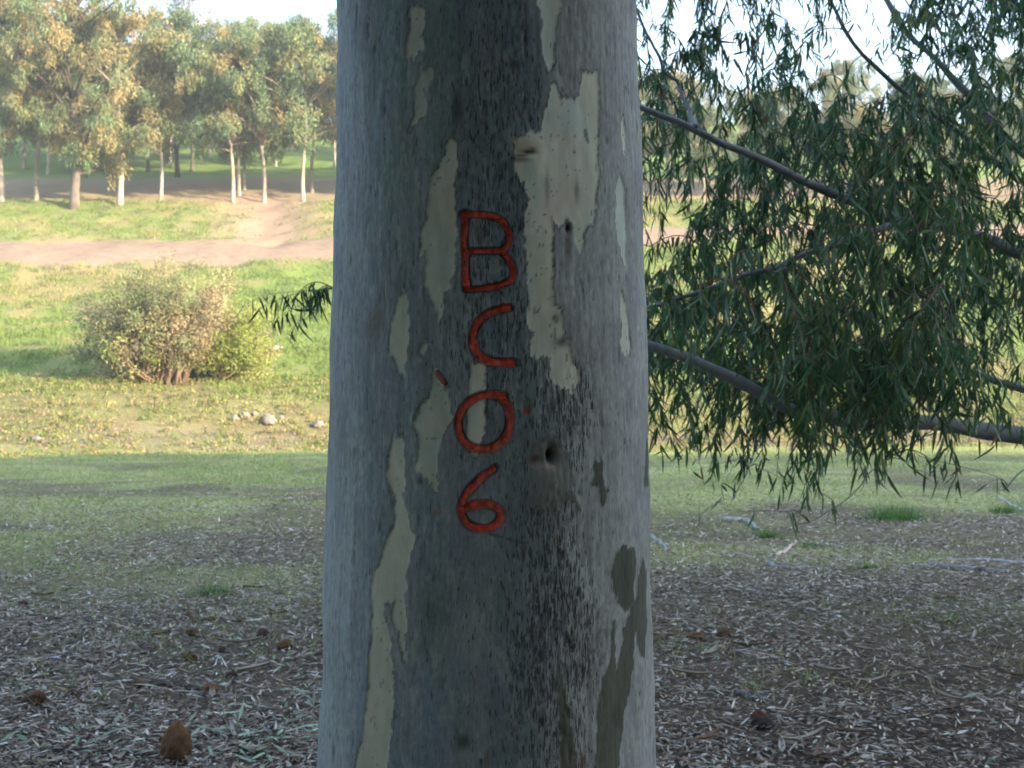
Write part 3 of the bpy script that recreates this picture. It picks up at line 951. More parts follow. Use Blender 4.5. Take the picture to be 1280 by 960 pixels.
backs = [(-30, 80), (30, 82), (75, 90), (120, 84), (168, 88), (240, 80), (268, 98), (345, 84), (365, 96), (418, 82), (140, 104), (45, 106), (200, 112), (310, 108), (400, 110), (455, 92), (500, 104), (560, 88), (10, 92), (100, 96), (185, 79), (330, 93), (285, 86), (60, 78), (425, 98), (150, 94), (225, 100), (-70, 88)]
vs = [V_K, V_B, V_C, V_E, V_A]
for i, (px, Y) in enumerate(backs):
    far(px, Y + rb.random() * 2, vs[i % 5], "grove_gum_tree", ["dark-trunked gum", "tall green gum", "low bushy green gum", "grey-trunked broad golden gum", "slim white-trunked gum"][i % 5] + " standing back in the shaded grove behind the front row", "gums in the shaded grove behind the front row", rb.random() * 6.28, 0.70 + 0.20 * rb.random())
rights = [(455, 67), (515, 66), (585, 68), (645, 66), (700, 70), (770, 66), (835, 72), (880, 64), (925, 70), (975, 66), (1030, 73), (1080, 65), (1135, 70), (1190, 67), (1245, 72), (1300, 66), (860, 84), (960, 88), (1060, 86), (1170, 90), (1270, 86), (640, 82)]
for i, (px, Y) in enumerate(rights):
    far(px, Y + rb.random() * 2, [V_E, V_FORK, V_B, V_E, V_A][i % 5], "hillside_gum_tree", ["grey-trunked broad golden gum", "golden gum with a low forked trunk", "tall green gum", "grey-trunked broad golden gum", "slim white-trunked gum"][i % 5] + " on the hillside behind the hanging branches", "gums on the hillside behind the hanging branches", rb.random() * 6.28, (0.46 if px > 700 else 0.8) + 0.20 * rb.random())

# gums added out of view behind the viewer to shade the carved trunk
for i, (X, Y) in enumerate([(-6.5, -2.5), (5.6, -2.2), (-9.5, -6.5), (-4.6, -8.2), (-0.4, -7.6), (3.8, -7.0), (8.4, -6.0), (-7, -12), (-2, -12.5), (3, -12), (8, -11), (12, -3), (13, -9), (-12, -1)]):
    place_tree([V_E, V_K, V_E, V_BIG][i % 4], "added_shade_gum_tree", (X, Y, tz(X, Y)), "unseen gum added behind the viewer to shade the carved trunk", "unseen gums added behind the viewer for shade", rb.random() * 6.28, 0.8 + 0.25 * rb.random())

# crown of the carved tree, above the picture
rng = np.random.default_rng(91)
cen, rad = [], []
for k in range(18):
    z0 = 3.9 + k * 0.30
    a = k * 2.4 + rng.random()
    s = np.linspace(0, 1, 9)[:, None]
    ln_ = 3.0 + 1.4 * rng.random() - 0.07 * k
    p0 = np.array([float(trunk_x(np.array([z0]))[0]), TD, z0])
    pts = p0 + np.array([math.cos(a), math.sin(a), 0]) * ln_ * s + np.array([0, 0, 1]) * ln_ * (0.9 * s - 0.35 * s * s) + 0.12 * np.sin(s * 7 + k)
    lb = Bag()
    lb.tube(pts - org, 0.075 * (1 - 0.85 * s[:, 0]), 8, (0.25, 0.26, 0.25))
    link("limb", lb.mesh("limb"), M_LIMB, gum)
    for q_ in (4, 5, 6, 7, 8, 8):
        cen.append(pts[q_] - org + rng.normal(size=3) * 0.45)
        rad.append(np.array([0.6, 0.6, 0.7]) * (0.7 + 0.6 * rng.random()))
fb = Bag()
cen, rad = np.array(cen), np.array(rad)
clump_leaves(fb, cen, rad, 170, 0.16, 0.034, np.tile((0.09, 0.13, 0.07), (len(cen), 1)) * (0.8 + 0.4 * rng.random((len(cen), 1))), rng)
tag(link("crown", fb.mesh("crown", False), M_LEAF, gum), kind="stuff")

# ------------------------------------------------------------------ the drooping gum on the right
rng = np.random.default_rng(23)


def at(px, py, Y):
    return np.array([(px - 640) / FPX * Y, Y, EYE - (py - 480) / FPX * Y])


TB = np.array([4.75, 6.6, 0.0])
TB[2] = tz(TB[0], TB[1])
drp = empty("drooping_gum_tree", TB, "gum with long drooping narrow green leaves hanging over the leaf litter", "tree")
tb_ = Bag()
zt = np.linspace(-0.3, 8.0, 26)
tp = np.stack([TB[0] + 0.03 * zt + 0.08 * np.sin(zt), TB[1] + 0.06 * np.sin(zt * 0.8), TB[2] + zt], -1)
tb_.tube(tp - TB, 0.24 * np.clip(1 - zt / 9.5, 0.1, 1) + 0.12 * np.exp(-np.clip(zt, 0, 9) / 0.2), 14, (0.22, 0.235, 0.24))
link("trunk", tb_.mesh("trunk"), M_LIMB, drp)


def tp_at(z):
    return np.array([np.interp(z, tp[:, 2], tp[:, 0]), np.interp(z, tp[:, 2], tp[:, 1]), z])


def spline(pts, n):
    P = np.array(pts)
    s = np.concatenate([[0], np.cumsum(np.linalg.norm(np.diff(P, axis=0), axis=1))])
    t = np.linspace(0, s[-1], n)
    Q = np.stack([np.interp(t, s, P[:, k]) for k in range(3)], -1)
    k = np.hanning(7)
    k /= k.sum()
    R_ = Q.copy()
    for c in range(3):
        R_[:, c] = np.convolve(np.pad(Q[:, c], 3, mode='edge'), k, mode='valid')
    R_[0], R_[-1] = Q[0], Q[-1]
    return R_


# limbs from the trunk outwards: points, start radius, end radius
A_ = at
LIMBS = [
    ([tp_at(1.75), A_(1400, 352, 6.3), A_(1280, 317, 6.0), A_(1200, 290, 5.9), A_(1110, 268, 5.8), A_(1010, 226, 5.3), A_(960, 205, 5.1), A_(872, 160, 5.0), A_(806, 134, 5.0), A_(700, 105, 5.1)], 0.085, 0.010),
    ([A_(1130, 275, 5.82), A_(1060, 300, 5.4), A_(1020, 316, 5.15), A_(930, 345, 5.0), A_(870, 368, 5.0), A_(800, 388, 5.1), A_(600, 374, 5.45), A_(430, 362, 5.5), A_(385, 364, 5.5)], 0.024, 0.003),
    ([tp_at(0.95), A_(1420, 570, 6.5), A_(1280, 546, 6.3), A_(1205, 533, 6.2), A_(1080, 528, 6.0), A_(980, 508, 5.2), A_(900, 463, 4.95), A_(812, 430, 4.9), A_(640, 398, 5.1)], 0.100, 0.016),
    ([tp_at(1.25), A_(1400, 520, 6.8), A_(1280, 487, 6.9), A_(1215, 466, 6.9), A_(1120, 460, 7.0), A_(1000, 440, 7.1), A_(920, 420, 7.1)], 0.065, 0.008),
    ([tp_at(2.3), A_(1400, 330, 6.4), A_(1275, 225, 6.2), A_(1180, 150, 6.1), A_(1115, 105, 6.0), A_(1060, 55, 5.9), A_(1040, 10, 5.9), A_(1030, -60, 5.9)], 0.045, 0.008),
    ([tp_at(2.6), A_(1390, 280, 6.7), A_(1265, 180, 6.8), A_(1180, 85, 6.9), A_(1130, 40, 7.0), A_(1100, -10, 7.1), A_(1060, -90, 7.2)], 0.055, 0.012),
    ([A_(872, 160, 5.0), A_(850, 112, 5.6), A_(828, 82, 5.6), A_(806, 40, 5.65), A_(780, -30, 5.7)], 0.016, 0.006),
    ([tp_at(3.2), A_(1320, 30, 7.0), A_(1180, -40, 6.8), A_(1000, -50, 6.6), A_(900, -20, 6.5)], 0.05, 0.008),
    ([A_(980, 508, 5.2), A_(955, 540, 5.4), A_(935, 585, 5.2), A_(915, 625, 5.1)], 0.007, 0.002),
    ([A_(1180, 532, 6.15), A_(1130, 560, 5.4), A_(1090, 590, 5.0), A_(1040, 640, 4.8), A_(1000, 655, 4.7)], 0.006, 0.002),
    ([A_(1290, 547, 6.3), A_(1330, 560, 5.6), A_(1275, 590, 5.1), A_(1255, 612, 5.0)], 0.007, 0.003),
]
skel = []
for pts, r0, r1 in LIMBS:
    P = spline(pts, 46)
    P[1:-1] += 0.045 * (np.stack([fbm(np.arange(44) * 0.35, np.full(44, r0 * 99 + c), 60 + c, 2) for c in range(3)], -1) - 0.5)
    R = (r0 + (r1 - r0) * np.linspace(0, 1, 46) ** 0.55) * (0.82 + 0.36 * fbm(np.arange(46) * 0.45, np.full(46, r0 * 55), 71, 3))
    b = Bag()
    nn = 0.75 + 0.5 * fbm(np.arange(46) * 0.3, np.full(46, r0 * 77), 5, 3)
    v, q, t = tube(P - TB, R, 10)
    b.add(v, q, t, np.array([0.145, 0.165, 0.178])[None] * np.concatenate([np.repeat(nn, 10), nn[:1], nn[-1:]])[:, None])
    link("limb", b.mesh("limb"), M_LIMB, drp)
    for i in range(6, 46, 2):
        skel.append(P[i])
skel = np.array(skel)


def dens(px, py):
    """where foliage is thick on this tree, from its outline in the photograph."""
    d = 0.62
    d += 0.6 * math.exp(-(((px - 960) / 170) ** 2 + ((py - 440) / 120) ** 2))
    d += 0.65 * math.exp(-(((px - 1110) / 110) ** 2 + ((py - 470) / 110) ** 2))
    d += 0.25 * math.exp(-(((px - 1100) / 150) ** 2 + ((py - 200) / 90) ** 2))
    d += 0.35 * math.exp(-(((px - 1240) / 60) ** 2 + ((py - 50) / 80) ** 2))
    d *= 0.55 + 0.9 * float(fbm(np.array([px / 75.0]), np.array([py / 75.0]), 909, 2)[0] ** 1.2)
    d -= 0.75 * math.exp(-(((px - 828) / 45) ** 2 + ((py - 262) / 45) ** 2))
    d -= 0.70 * math.exp(-(((px - 1090) / 65) ** 2 + ((py - 30) / 75) ** 2))
    d -= 0.40 * math.exp(-(((px - 860) / 110) ** 2 + ((py - 20) / 70) ** 2))
    d -= 0.35 * math.exp(-(((px - 1200) / 50) ** 2 + ((py - 70) / 50) ** 2))
    d -= 0.45 * math.exp(-(((px - 1255) / 40) ** 2 + ((py - 500) / 60) ** 2))
    d -= 0.25 * math.exp(-(((px - 1240) / 50) ** 2 + ((py - 390) / 60) ** 2))
    low = 560 + 14 * math.sin(px * 0.021) + 16 * math.sin(px * 0.057 + 1)
    if px > 1185:
        low = 490
    if px < 880:
        low = 535
    if py > low - 45:
        d = 0
    return d


twigs = Bag()
LP, LD, LS, LL_, LW, LC = [], [], [], [], [], []
GREENS = np.array([(0.050, 0.140, 0.045), (0.034, 0.105, 0.034), (0.085, 0.175, 0.085), (0.038, 0.085, 0.036), (0.12, 0.20, 0.030), (0.15, 0.22, 0.16)])
GP = np.array([0.30, 0.28, 0.16, 0.14, 0.05, 0.07])


def spray(anchor, n_leaf, start=None, droop=0.32, grow=True):
    global skel
    if start is None:
        dd = np.linalg.norm((skel - anchor) * np.array([1, 1, 1.0]), axis=1) + 0.25 * np.clip(anchor[2] - skel[:, 2], 0, 9)
        start = skel[int(np.argmin(dd + 0.08 * rng.random(len(dd))))]
    s = np.linspace(0, 1, 9)[:, None]
    v = anchor - start
    side_ = np.cross(v, [0, 0, 1.0])
    pts = start + v * s + np.array([0, 0, 1]) * (0.22 * np.linalg.norm(v) * np.sin(np.pi * s)) + side_ * 0.12 * rng.normal() * np.sin(np.pi * s)
    tail = anchor + np.stack([np.linspace(0, 1, 6) * rng.normal() * 0.10, np.linspace(0, 1, 6) * rng.normal() * 0.10, -droop * np.linspace(0, 1, 6) ** 1.2 * (0.6 + 0.8 * rng.random())], -1) + norm(v[None]) * 0.16 * np.linspace(0, 1, 6)[:, None]
    pts = np.vstack([pts, tail[1:]])
    n = len(pts)
    r = 0.0042 * (1 - 0.75 * np.linspace(0, 1, n)) * (0.7 + 0.8 * min(1.5, np.linalg.norm(v)))
    red = rng.random() < 0.25
    twigs.tube(pts - TB, r, 3, (0.17, 0.075, 0.05) if red else (0.13, 0.115, 0.095))
    if grow:
        skel = np.vstack([skel, pts[4:9:2]])
    tint = GREENS[rng.choice(6, p=GP)]
    for k in range(n_leaf):
        f = 0.30 + 0.70 * (k + rng.random()) / n_leaf
        i = f * (n - 1)
        p = pts[int(i)] + (pts[min(int(i) + 1, n - 1)] - pts[int(i)]) * (i - int(i))
        LP.append(p)
        h_ = rng.normal(size=2) * 0.27
        LD.append((h_[0], h_[1], -1.0 + 0.35 * abs(rng.normal())))
        LS.append(rng.normal(size=3))
        LL_.append(0.060 + 0.080 * rng.random())
        LW.append(0.0088 + 0.0065 * rng.random())
        c = 0.65 * tint + 0.35 * GREENS[rng.choice(6, p=GP)]
        if rng.random() < 0.018:
            c = np.array([0.22, 0.24, 0.05])
        elif rng.random() < 0.02:
            c = np.array([0.20, 0.11, 0.05])
        LC.append(c * (0.75 + 0.5 * rng.random()))


cnt = 0
anch = []
while cnt < 930:
    px, py = 660 + 670 * rng.random(), -60 + 640 * rng.random()
    if rng.random() > dens(px, py):
        continue
    Y = 5.25 + 2.3 * rng.random() if py < 480 else 5.1 + 1.0 * rng.random()
    anch.append(at(px, py, Y))
    cnt += 1
anch = np.array(anch)
dist0 = np.min(np.linalg.norm(anch[:, None] - skel[None], axis=2), 1)
for i in np.argsort(dist0):
    spray(anch[i], 32 + int(14 * rng.random()))
# sprays hanging in front of the lower limb and of the fork
for i in range(62):
    spray(at(985 + 215 * rng.random(), 390 + 110 * rng.random(), 4.75 + 0.4 * rng.random()), 26 + int(10 * rng.random()), droop=0.22, grow=False)
for i in range(26):
    spray(at(1030 + 190 * rng.random(), 190 + 130 * rng.random(), 4.8 + 0.5 * rng.random()), 20, grow=False)
for i in range(14):
    spray(at(830 + 170 * rng.random(), 300 + 90 * rng.random(), 4.65 + 0.3 * rng.random()), 16, grow=False)
# crown above and beyond the frame
for i in range(150):
    spray(np.array([2.2 + 4.6 * rng.random(), 5.0 + 3.6 * rng.random(), 3.7 + 3.2 * rng.random()]), 22)
# leaves right of the picture and tips that hang low
for px, py, Y, n in [(372, 366, 5.5, 30), (398, 362, 5.5, 30), (385, 376, 5.52, 26), (392, 382, 5.55, 22), (430, 362, 5.5, 18)]:
    spray(at(px, py, Y), n, start=at(420, 362, 5.5), droop=0.06, grow=False)
for px, py, Y, n in [(905, 640, 4.9, 3), (950, 600, 5.1, 6), (920, 590, 5.2, 8), (985, 655, 4.7, 3), (1150, 585, 5.2, 10), (1120, 570, 5.2, 12), (1090, 560, 5.2, 12), (1060, 575, 5.0, 8), (950, 545, 5.3, 22), (900, 540, 5.3, 20), (860, 520, 5.4, 18), (835, 545, 5.4, 8), (1180, 545, 5.4, 12), (1010, 545, 5.3, 18), (1215, 560, 5.6, 5), (1140, 600, 5.1, 5), (1165, 590, 5.1, 6), (1040, 640, 4.8, 5), (1085, 600, 5.0, 7), (1000, 660, 4.7, 4), (930, 590, 5.2, 7), (1245, 615, 5.0, 4)]:
    spray(at(px, py - 15, Y), n, droop=0.08, grow=False)
tag(link("twigs", twigs.mesh("twigs"), M_WOOD, drp), kind="stuff")
LP, LD, LS, LC = np.array(LP), np.array(LD), np.array(LS), np.array(LC)
LL_, LW = np.array(LL_), np.array(LW)
curv = rng.normal(size=len(LP)) * 0.24
# the 300 that show largest are leaves of their own, the rest one mass
vis = (np.abs(LP[:, 0] / LP[:, 1]) < 640 / FPX) & (np.abs((LP[:, 2] - EYE) / LP[:, 1]) < 480 / FPX) & (LP[:, 0] / LP[:, 1] > 0.13)
score = np.where(vis, LL_ / LP[:, 1], 0)
big = np.argsort(-score)[:300]
rest = np.ones(len(LP), bool)
rest[big] = False
V, Q, T, cc = leaf_batch(LP[rest] - TB, LD[rest], LS[rest], LL_[rest], LW[rest], LC[rest], curv[rest], LEAF6, norm(LS[rest] + np.array([0, 0, 0.2])))
b = Bag()
b.add(V, Q, T, cc)
tag(link("foliage", b.mesh("foliage"), M_LEAF, drp), kind="stuff")
protos = []
for k in range(12):
    c0 = GREENS[k % 5] * (0.9 + 0.1 * (k % 3))
    V, Q, T, cc = leaf_batch(np.zeros((1, 3)), np.array([[0, 0, -1.0]]), np.array([[1.0, 0, 0]]), np.array([1.0]), np.array([0.115]), c0[None], np.array([0.22 * (k % 4 - 1.5) / 1.5]), LEAF6, np.array([[0.8, 0.6, 0]]))
    b = Bag()
    b.add(V, Q, T, cc)
    m_ = b.mesh("leaf")
    m_.materials.append(M_LEAF)
    protos.append(m_)
for n_, i in enumerate(big):
    o = link("leaf", protos[n_ % 12], None, drp)
    o.location = LP[i] - TB
    q_ = Vector(LD[i]).to_track_quat('-Z', 'Y')
    e_ = q_.to_euler()
    o.rotation_mode = 'QUATERNION'
    from mathutils import Quaternion
    o.rotation_quaternion = q_ @ Quaternion((0, 0, 1), float(LS[i][0] * 3))
    o.scale = (float(LL_[i]),) * 3

# ------------------------------------------------------------------ shrubs on the far bank
def make_shrub(seed, stems, pal, leaf, per, name):
    rg = np.random.default_rng(seed)
    bk, cen, rad, cols = Bag(), [], [], []
    for (dx, dy, hx, hz, n, cl) in stems:
        for k in range(n):
            a = rg.random() * 6.283
            tip = np.array([dx + hx * (rg.random() * 2 - 1), dy + 0.8 * hx * (rg.random() * 2 - 1), hz * (0.45 + 0.55 * rg.random())])
            tip[2] *= 1 - 0.35 * min(1.0, (abs(tip[0] - dx) / hx) ** 2)
            root = np.array([dx * 0.25 + rg.normal() * 0.15, rg.normal() * 0.15, -0.15])
            s = np.linspace(0, 1, 8)[:, None]
            pts = root + (tip - root) * np.concatenate([s, s, s ** 0.75], 1) + 0.10 * rg.normal(size=3) * np.sin(s * 5)
            bk.tube(pts, 0.055 * (1 - 0.85 * s[:, 0]) * (0.6 + 0.5 * rg.random()), 5, (0.16, 0.11, 0.075))
            for q_ in (4, 5, 6, 7):
                cen.append(pts[q_] + rg.normal(size=3) * 0.22)
                rad.append(np.array([0.42, 0.42, 0.40]) * (0.6 + 0.8 * rg.random()))
                cols.append(np.array(pal[rg.integers(len(pal))] if cl is None else cl[rg.integers(len(cl))]) * (0.8 + 0.4 * rg.random()))
    fo = Bag()
    clump_leaves(fo, np.array(cen), np.array(rad), per, leaf[0], leaf[1], np.array(cols), rg, droop=-0.35)
    return bk.mesh("stems"), fo.mesh("foliage", False)


OLIVE = [(0.27, 0.26, 0.12), (0.21, 0.23, 0.11), (0.32, 0.28, 0.15), (0.18, 0.21, 0.10)]
GREY = [(0.17, 0.20, 0.12), (0.22, 0.21, 0.13), (0.16, 0.18, 0.11)]
SUN_TAN = [(0.40, 0.31, 0.19), (0.34, 0.27, 0.16), (0.27, 0.24, 0.12)]  # tan of the shrub's sunlit parts put into the leaf colour
YG = [(0.27, 0.31, 0.075), (0.31, 0.33, 0.095), (0.23, 0.28, 0.075)]
sx, sy, sz_ = ground_at(205, 478)
stems = [(-2.15, -0.1, 0.95, 2.8, 18, GREY), (-1.3, 0.3, 0.8, 3.5, 12, GREY + OLIVE), (-0.7, 0.2, 1.0, 3.6, 20, OLIVE + GREY), (0.3, -0.1, 1.0, 3.75, 22, OLIVE), (1.45, 0.0, 0.9, 3.6, 22, SUN_TAN), (-0.3, -0.5, 1.2, 1.9, 8, SUN_TAN + YG)]  # darker left and sunlit tan right painted through the leaf colours
m1, m2 = make_shrub(71, stems, OLIVE, (0.10, 0.034), 120, "s")
e = empty("shrub", (sx, sy, sz_ - 0.05), "large grey-green shrub, tan on its sunlit side, with many bare brown stems on the grassy bank", "shrub")
tag(link("stems", m1, M_FARBARK, e), kind="stuff")
link("foliage", m2, M_FARLEAF, e)
sx2, sy2, sz2 = ground_at(268, 474)
stems = [(0.75, -0.2, 1.0, 2.7, 22, YG), (0.9, -0.5, 1.0, 1.7, 14, YG), (0.1, 0.1, 0.5, 2.6, 8, YG + SUN_TAN), (1.5, 0.1, 0.35, 1.7, 5, SUN_TAN)]
m1, m2 = make_shrub(72, stems, YG, (0.10, 0.034), 120, "s")
e = empty("shrub", (sx2, sy2, sz2 - 0.05), "bright yellow-green shrub growing against the right side of larger shrub", "shrub")
tag(link("stems", m1, M_FARBARK, e), kind="stuff")
link("foliage", m2, M_FARLEAF, e)

# ------------------------------------------------------------------ grass, herbs, litter (uncountable cover)
def grass(name, X, Y, nb, hgt, wid, spread, colf, rg, lean=0.5):
    n = len(X)
    P = np.stack([np.repeat(X, nb), np.repeat(Y, nb)], -1) + rg.normal(size=(n * nb, 2)) * np.repeat(spread, nb)[:, None]
    Z = terrain(P[:, 0], P[:, 1]) - 0.005
    P3 = np.concatenate([P, Z[:, None]], 1)
    D = np.concatenate([rg.normal(size=(n * nb, 2)) * lean, np.ones((n * nb, 1))], 1)
    S = np.concatenate([rg.normal(size=(n * nb, 2)), np.zeros((n * nb, 1))], 1)
    H = np.repeat(hgt, nb) * (0.5 + rg.random(n * nb))
    C_ = np.repeat(colf, nb, 0) * (0.7 + 0.6 * rg.random((n * nb, 1)))
    V, Q, T, c = leaf_batch(P3, D, S, H, np.full(n * nb, wid) * (0.7 + 0.6 * rg.random(n * nb)), C_, rg.normal(size=n * nb) * 0.2, BLADE)
    b = Bag()
    b.add(V, Q, T, c)
    return tag(link(name, b.mesh(name, False), M_GRASS), kind="stuff")


rg = np.random.default_rng(301)
# turf on the near flat
n = 95000
Y = 5.0 + 25.0 * rg.random(n) ** 0.8
X = (rg.random(n) * 2 - 1) * (0.52 * Y + 1.5)
nn = fbm(X * 0.55, Y * 0.55, 61, 4)
prob = sstep((Y - 0.05 * X - 5.5 + 9 * (nn - 0.5)) / 8.0) * (0.35 + 0.65 * sstep((nn - 0.40) / 0.15))
prob = np.where(X > 0, prob * 0.75, prob) * (1 - 0.85 * sstep((fbm(X * 0.45, Y * 0.75, 47, 4) - 0.53) / 0.10) * (1 - 0.5 * sstep((Y - 15) / 8)))
k = rg.random(n) < prob * 0.75
X, Y, nn = X[k], Y[k], nn[k]
mixv = rg.random((len(X), 1))
cg = np.where(mixv < 0.58, np.array([[0.215, 0.310, 0.085]]), np.array([[0.42, 0.38, 0.21]])) * (0.75 + 0.5 * rg.random((len(X), 1)))
o = grass("turf_grass", X, Y, 7, 0.05 + 0.035 * rg.random(len(X)), 0.006, np.full(len(X), 0.06), cg, rg, 0.8)
tag(o, "short green and straw-coloured grass thinning into leaf litter", "grass")
# hillside grass
n = 26000
Y = 28.5 + 39 * rg.random(n)
X = (rg.random(n) * 2 - 1) * (0.5 * Y + 3)
n1 = fbm(X * 0.25, Y * 0.25, 41, 4)
n2 = fbm(X * 1.1, Y * 1.1, 43, 4)
onp = np.abs(Y - path_y(X)) < path_half(X) - 0.1
gul = np.exp(-(((X + 13.6 + 0.25 * (Y - 61)) / 2.4) ** 2)) * (Y > 56)
k = (~onp) & (rg.random(n) > gul * 0.95) & (rg.random(n) < 0.35 + 0.65 * sstep((n2 - 0.4) / 0.15)) & (Y < 66.5) & ((Y > 33.5) | (rg.random(n) < 0.25))
X, Y, n1, n2 = X[k], Y[k], n1[k], n2[k]
f = sstep((n1 * 0.45 + n2 * 0.55 - 0.37) / 0.16)[:, None]
cg = np.array([[0.28, 0.25, 0.10]]) * (1 - f) + np.array([[0.165, 0.215, 0.055]]) * f
cg = cg * (0.8 + 0.4 * rg.random((len(X), 1)))
o = grass("hillside_grass", X, Y, 9, 0.12 + 0.14 * rg.random(len(X)), 0.035, np.full(len(X), 0.16), cg, rg, 0.7)
tag(o, "green and straw-yellow grass tufts on the sunlit hillside", "grass")
# low herbs and dry growth on the foot of the bank
n = 15000
X = -18 + 38 * rg.random(n)
Y = 25.2 + 13 * rg.random(n) ** 1.15 + 0.15 * X
nn = fbm(X * 0.8, Y * 0.8, 63, 3)
k = rg.random(n) < (0.25 + 0.75 * sstep((nn - 0.40) / 0.2)) * (0.25 + 0.75 * sstep((Y - 0.15 * X - 25) / 4 + 1.5 * (nn - 0.5)))
X, Y = X[k], Y[k]
pal = np.array([(0.34, 0.29, 0.12), (0.18, 0.21, 0.07), (0.25, 0.25, 0.09), (0.30, 0.21, 0.13), (0.15, 0.18, 0.06)])
cg = pal[rg.integers(0, 5, len(X))]
b = Bag()
cen = np.stack([X, Y, terrain(X, Y) + 0.06], -1)
rad = np.stack([0.06 + 0.12 * rg.random(len(X))] * 2 + [0.02 + 0.06 * rg.random(len(X)) ** 2], -1)
clump_leaves(b, cen, rad, 9, 0.075, 0.036, cg, rg, droop=-0.8)
tag(link("bank_herbs", b.mesh("bank_herbs", False), M_GRASS), "low yellow and green herbs covering the foot of the far bank", "herbs", kind="stuff")


def litter(name, n, y0, y1, pw_, rg, Lr, Wr, pal, dens_f, zoff=0.006, xr=0.52, tm=LEAF6):
    Y = y0 + (y1 - y0) * rg.random(n) ** pw_
    X = (rg.random(n) * 2 - 1) * (xr * Y + 0.8)
    k = rg.random(n) < dens_f(X, Y)
    X, Y = X[k], Y[k]
    m = len(X)
    a = rg.random(m) * 6.283
    D = np.stack([np.cos(a), np.sin(a), rg.normal(size=m) * 0.20], -1)
    S = np.stack([-np.sin(a), np.cos(a), rg.normal(size=m) * 0.45], -1)
    P = np.stack([X, Y, terrain(X, Y) + zoff + 0.016 * rg.random(m)], -1)
    L = Lr[0] + (Lr[1] - Lr[0]) * rg.random(m) ** 1.5
    Wd = (Wr[0] + (Wr[1] - Wr[0]) * rg.random(m)) * np.where(rg.random(m) < 0.10, 1.6, 1.0)
    pal = np.array(pal)
    Cc = pal[rg.integers(0, len(pal), m)] * (0.65 + 0.6 * rg.random((m, 1)))
    b = Bag()
    side = norm(np.stack([-np.sin(a) * rg.normal(size=m), np.cos(a) * rg.normal(size=m), 0.6 * rg.random(m)], -1))
    V, Q, T, c = leaf_batch(P, D, S, L, Wd, Cc, rg.normal(size=m) * 0.2, tm, side)
    b.add(V, Q, T, c)
    return link(name, b.mesh(name), M_LITTER)


def dl(X, Y):
    nn = fbm(X * 0.7, Y * 0.7, 65, 4)
    d = 0.55 + 0.6 * sstep((nn - 0.33) / 0.2)
    d = d * (1 - 0.85 * sstep((Y - 0.1 * X - 8 + 6 * (fbm(X * 0.5, Y * 0.5, 67, 3) - 0.5)) / 11))
    d = d * (1 - 0.45 * np.exp(-(((X - 3.0) / 1.5) ** 2 + ((Y - 6.6) / 1.3) ** 2)))
    return d


PALE = [(0.48, 0.44, 0.38), (0.36, 0.31, 0.26), (0.26, 0.22, 0.15), (0.30, 0.22, 0.17), (0.20, 0.13, 0.10), (0.56, 0.53, 0.50), (0.13, 0.09, 0.07), (0.10, 0.07, 0.06), (0.24, 0.21, 0.18), (0.38, 0.32, 0.25), (0.17, 0.12, 0.09)]
o = litter("leaf_litter", 360000, 3.0, 23.0, 1.45, rg, (0.018, 0.080), (0.005, 0.0125), PALE, lambda X, Y: dl(X, Y) * (Y < 5.7))
tag(o, "dry grey and brown fallen gum leaves carpeting the bare soil", "leaf litter", kind="stuff")
o = litter("far_leaf_litter", 400000, 3.0, 23.0, 1.45, rg, (0.020, 0.090), (0.006, 0.014), PALE, lambda X, Y: dl(X, Y) * (Y >= 5.7) * (1 - 0.4 * sstep((Y - 9) / 6)), tm=LEAF4)
tag(o, "pale fallen gum leaves sprinkled through the short grass", "leaf litter", kind="stuff")


def dg(X, Y):
    return np.clip(0.95 * np.exp(-(((X + 0.95) / 0.42) ** 2 + ((Y - 4.7) / 0.55) ** 2)) + 0.7 * np.exp(-(((X + 1.75) / 0.3) ** 2 + ((Y - 4.6) / 0.25) ** 2)) + 0.03, 0, 1)


o = litter("fallen_green_leaves", 4200, 3.6, 6.4, 1.0, rg, (0.06, 0.15), (0.010, 0.017), [(0.24, 0.33, 0.24), (0.18, 0.27, 0.17), (0.32, 0.38, 0.29)], dg, 0.018, 0.45)
tag(o, "pale green fallen gum leaves heaped beside the carved trunk", "leaf litter", kind="stuff")

# single green tufts among the litter
def tuft(px, py, wpx, hpx, label, n, seed, col=(0.10, 0.20, 0.05), group=None):
    x, y, z = ground_at(px, py)
    r_ = np.random.default_rng(seed)
    sw, shh = wpx / FPX * y * 0.5, hpx / FPX * y
    P = np.stack([r_.normal(size=n) * sw * 0.5, r_.normal(size=n) * sw * 0.35, np.zeros(n)], -1)
    P[:, 2] = terrain(P[:, 0] + x, P[:, 1] + y) - z - 0.01
    D = np.concatenate([r_.normal(size=(n, 2)) * 0.5, np.ones((n, 1))], 1)
    S = np.concatenate([r_.normal(size=(n, 2)), np.zeros((n, 1))], 1)
    V, Q, T, c = leaf_batch(P, D, S, shh * (0.5 + 0.7 * r_.random(n)), np.full(n, 0.006), np.array(col)[None] * (0.65 + 0.7 * r_.random((n, 1))), r_.normal(size=n) * 0.3, BLADE)
    b = Bag()
    b.add(V, Q, T, c)
    o = link("grass_tuft", b.mesh("grass_tuft", False), M_GRASS)
    o.location = (x, y, z)
    tag(o, label, "grass tuft", group)


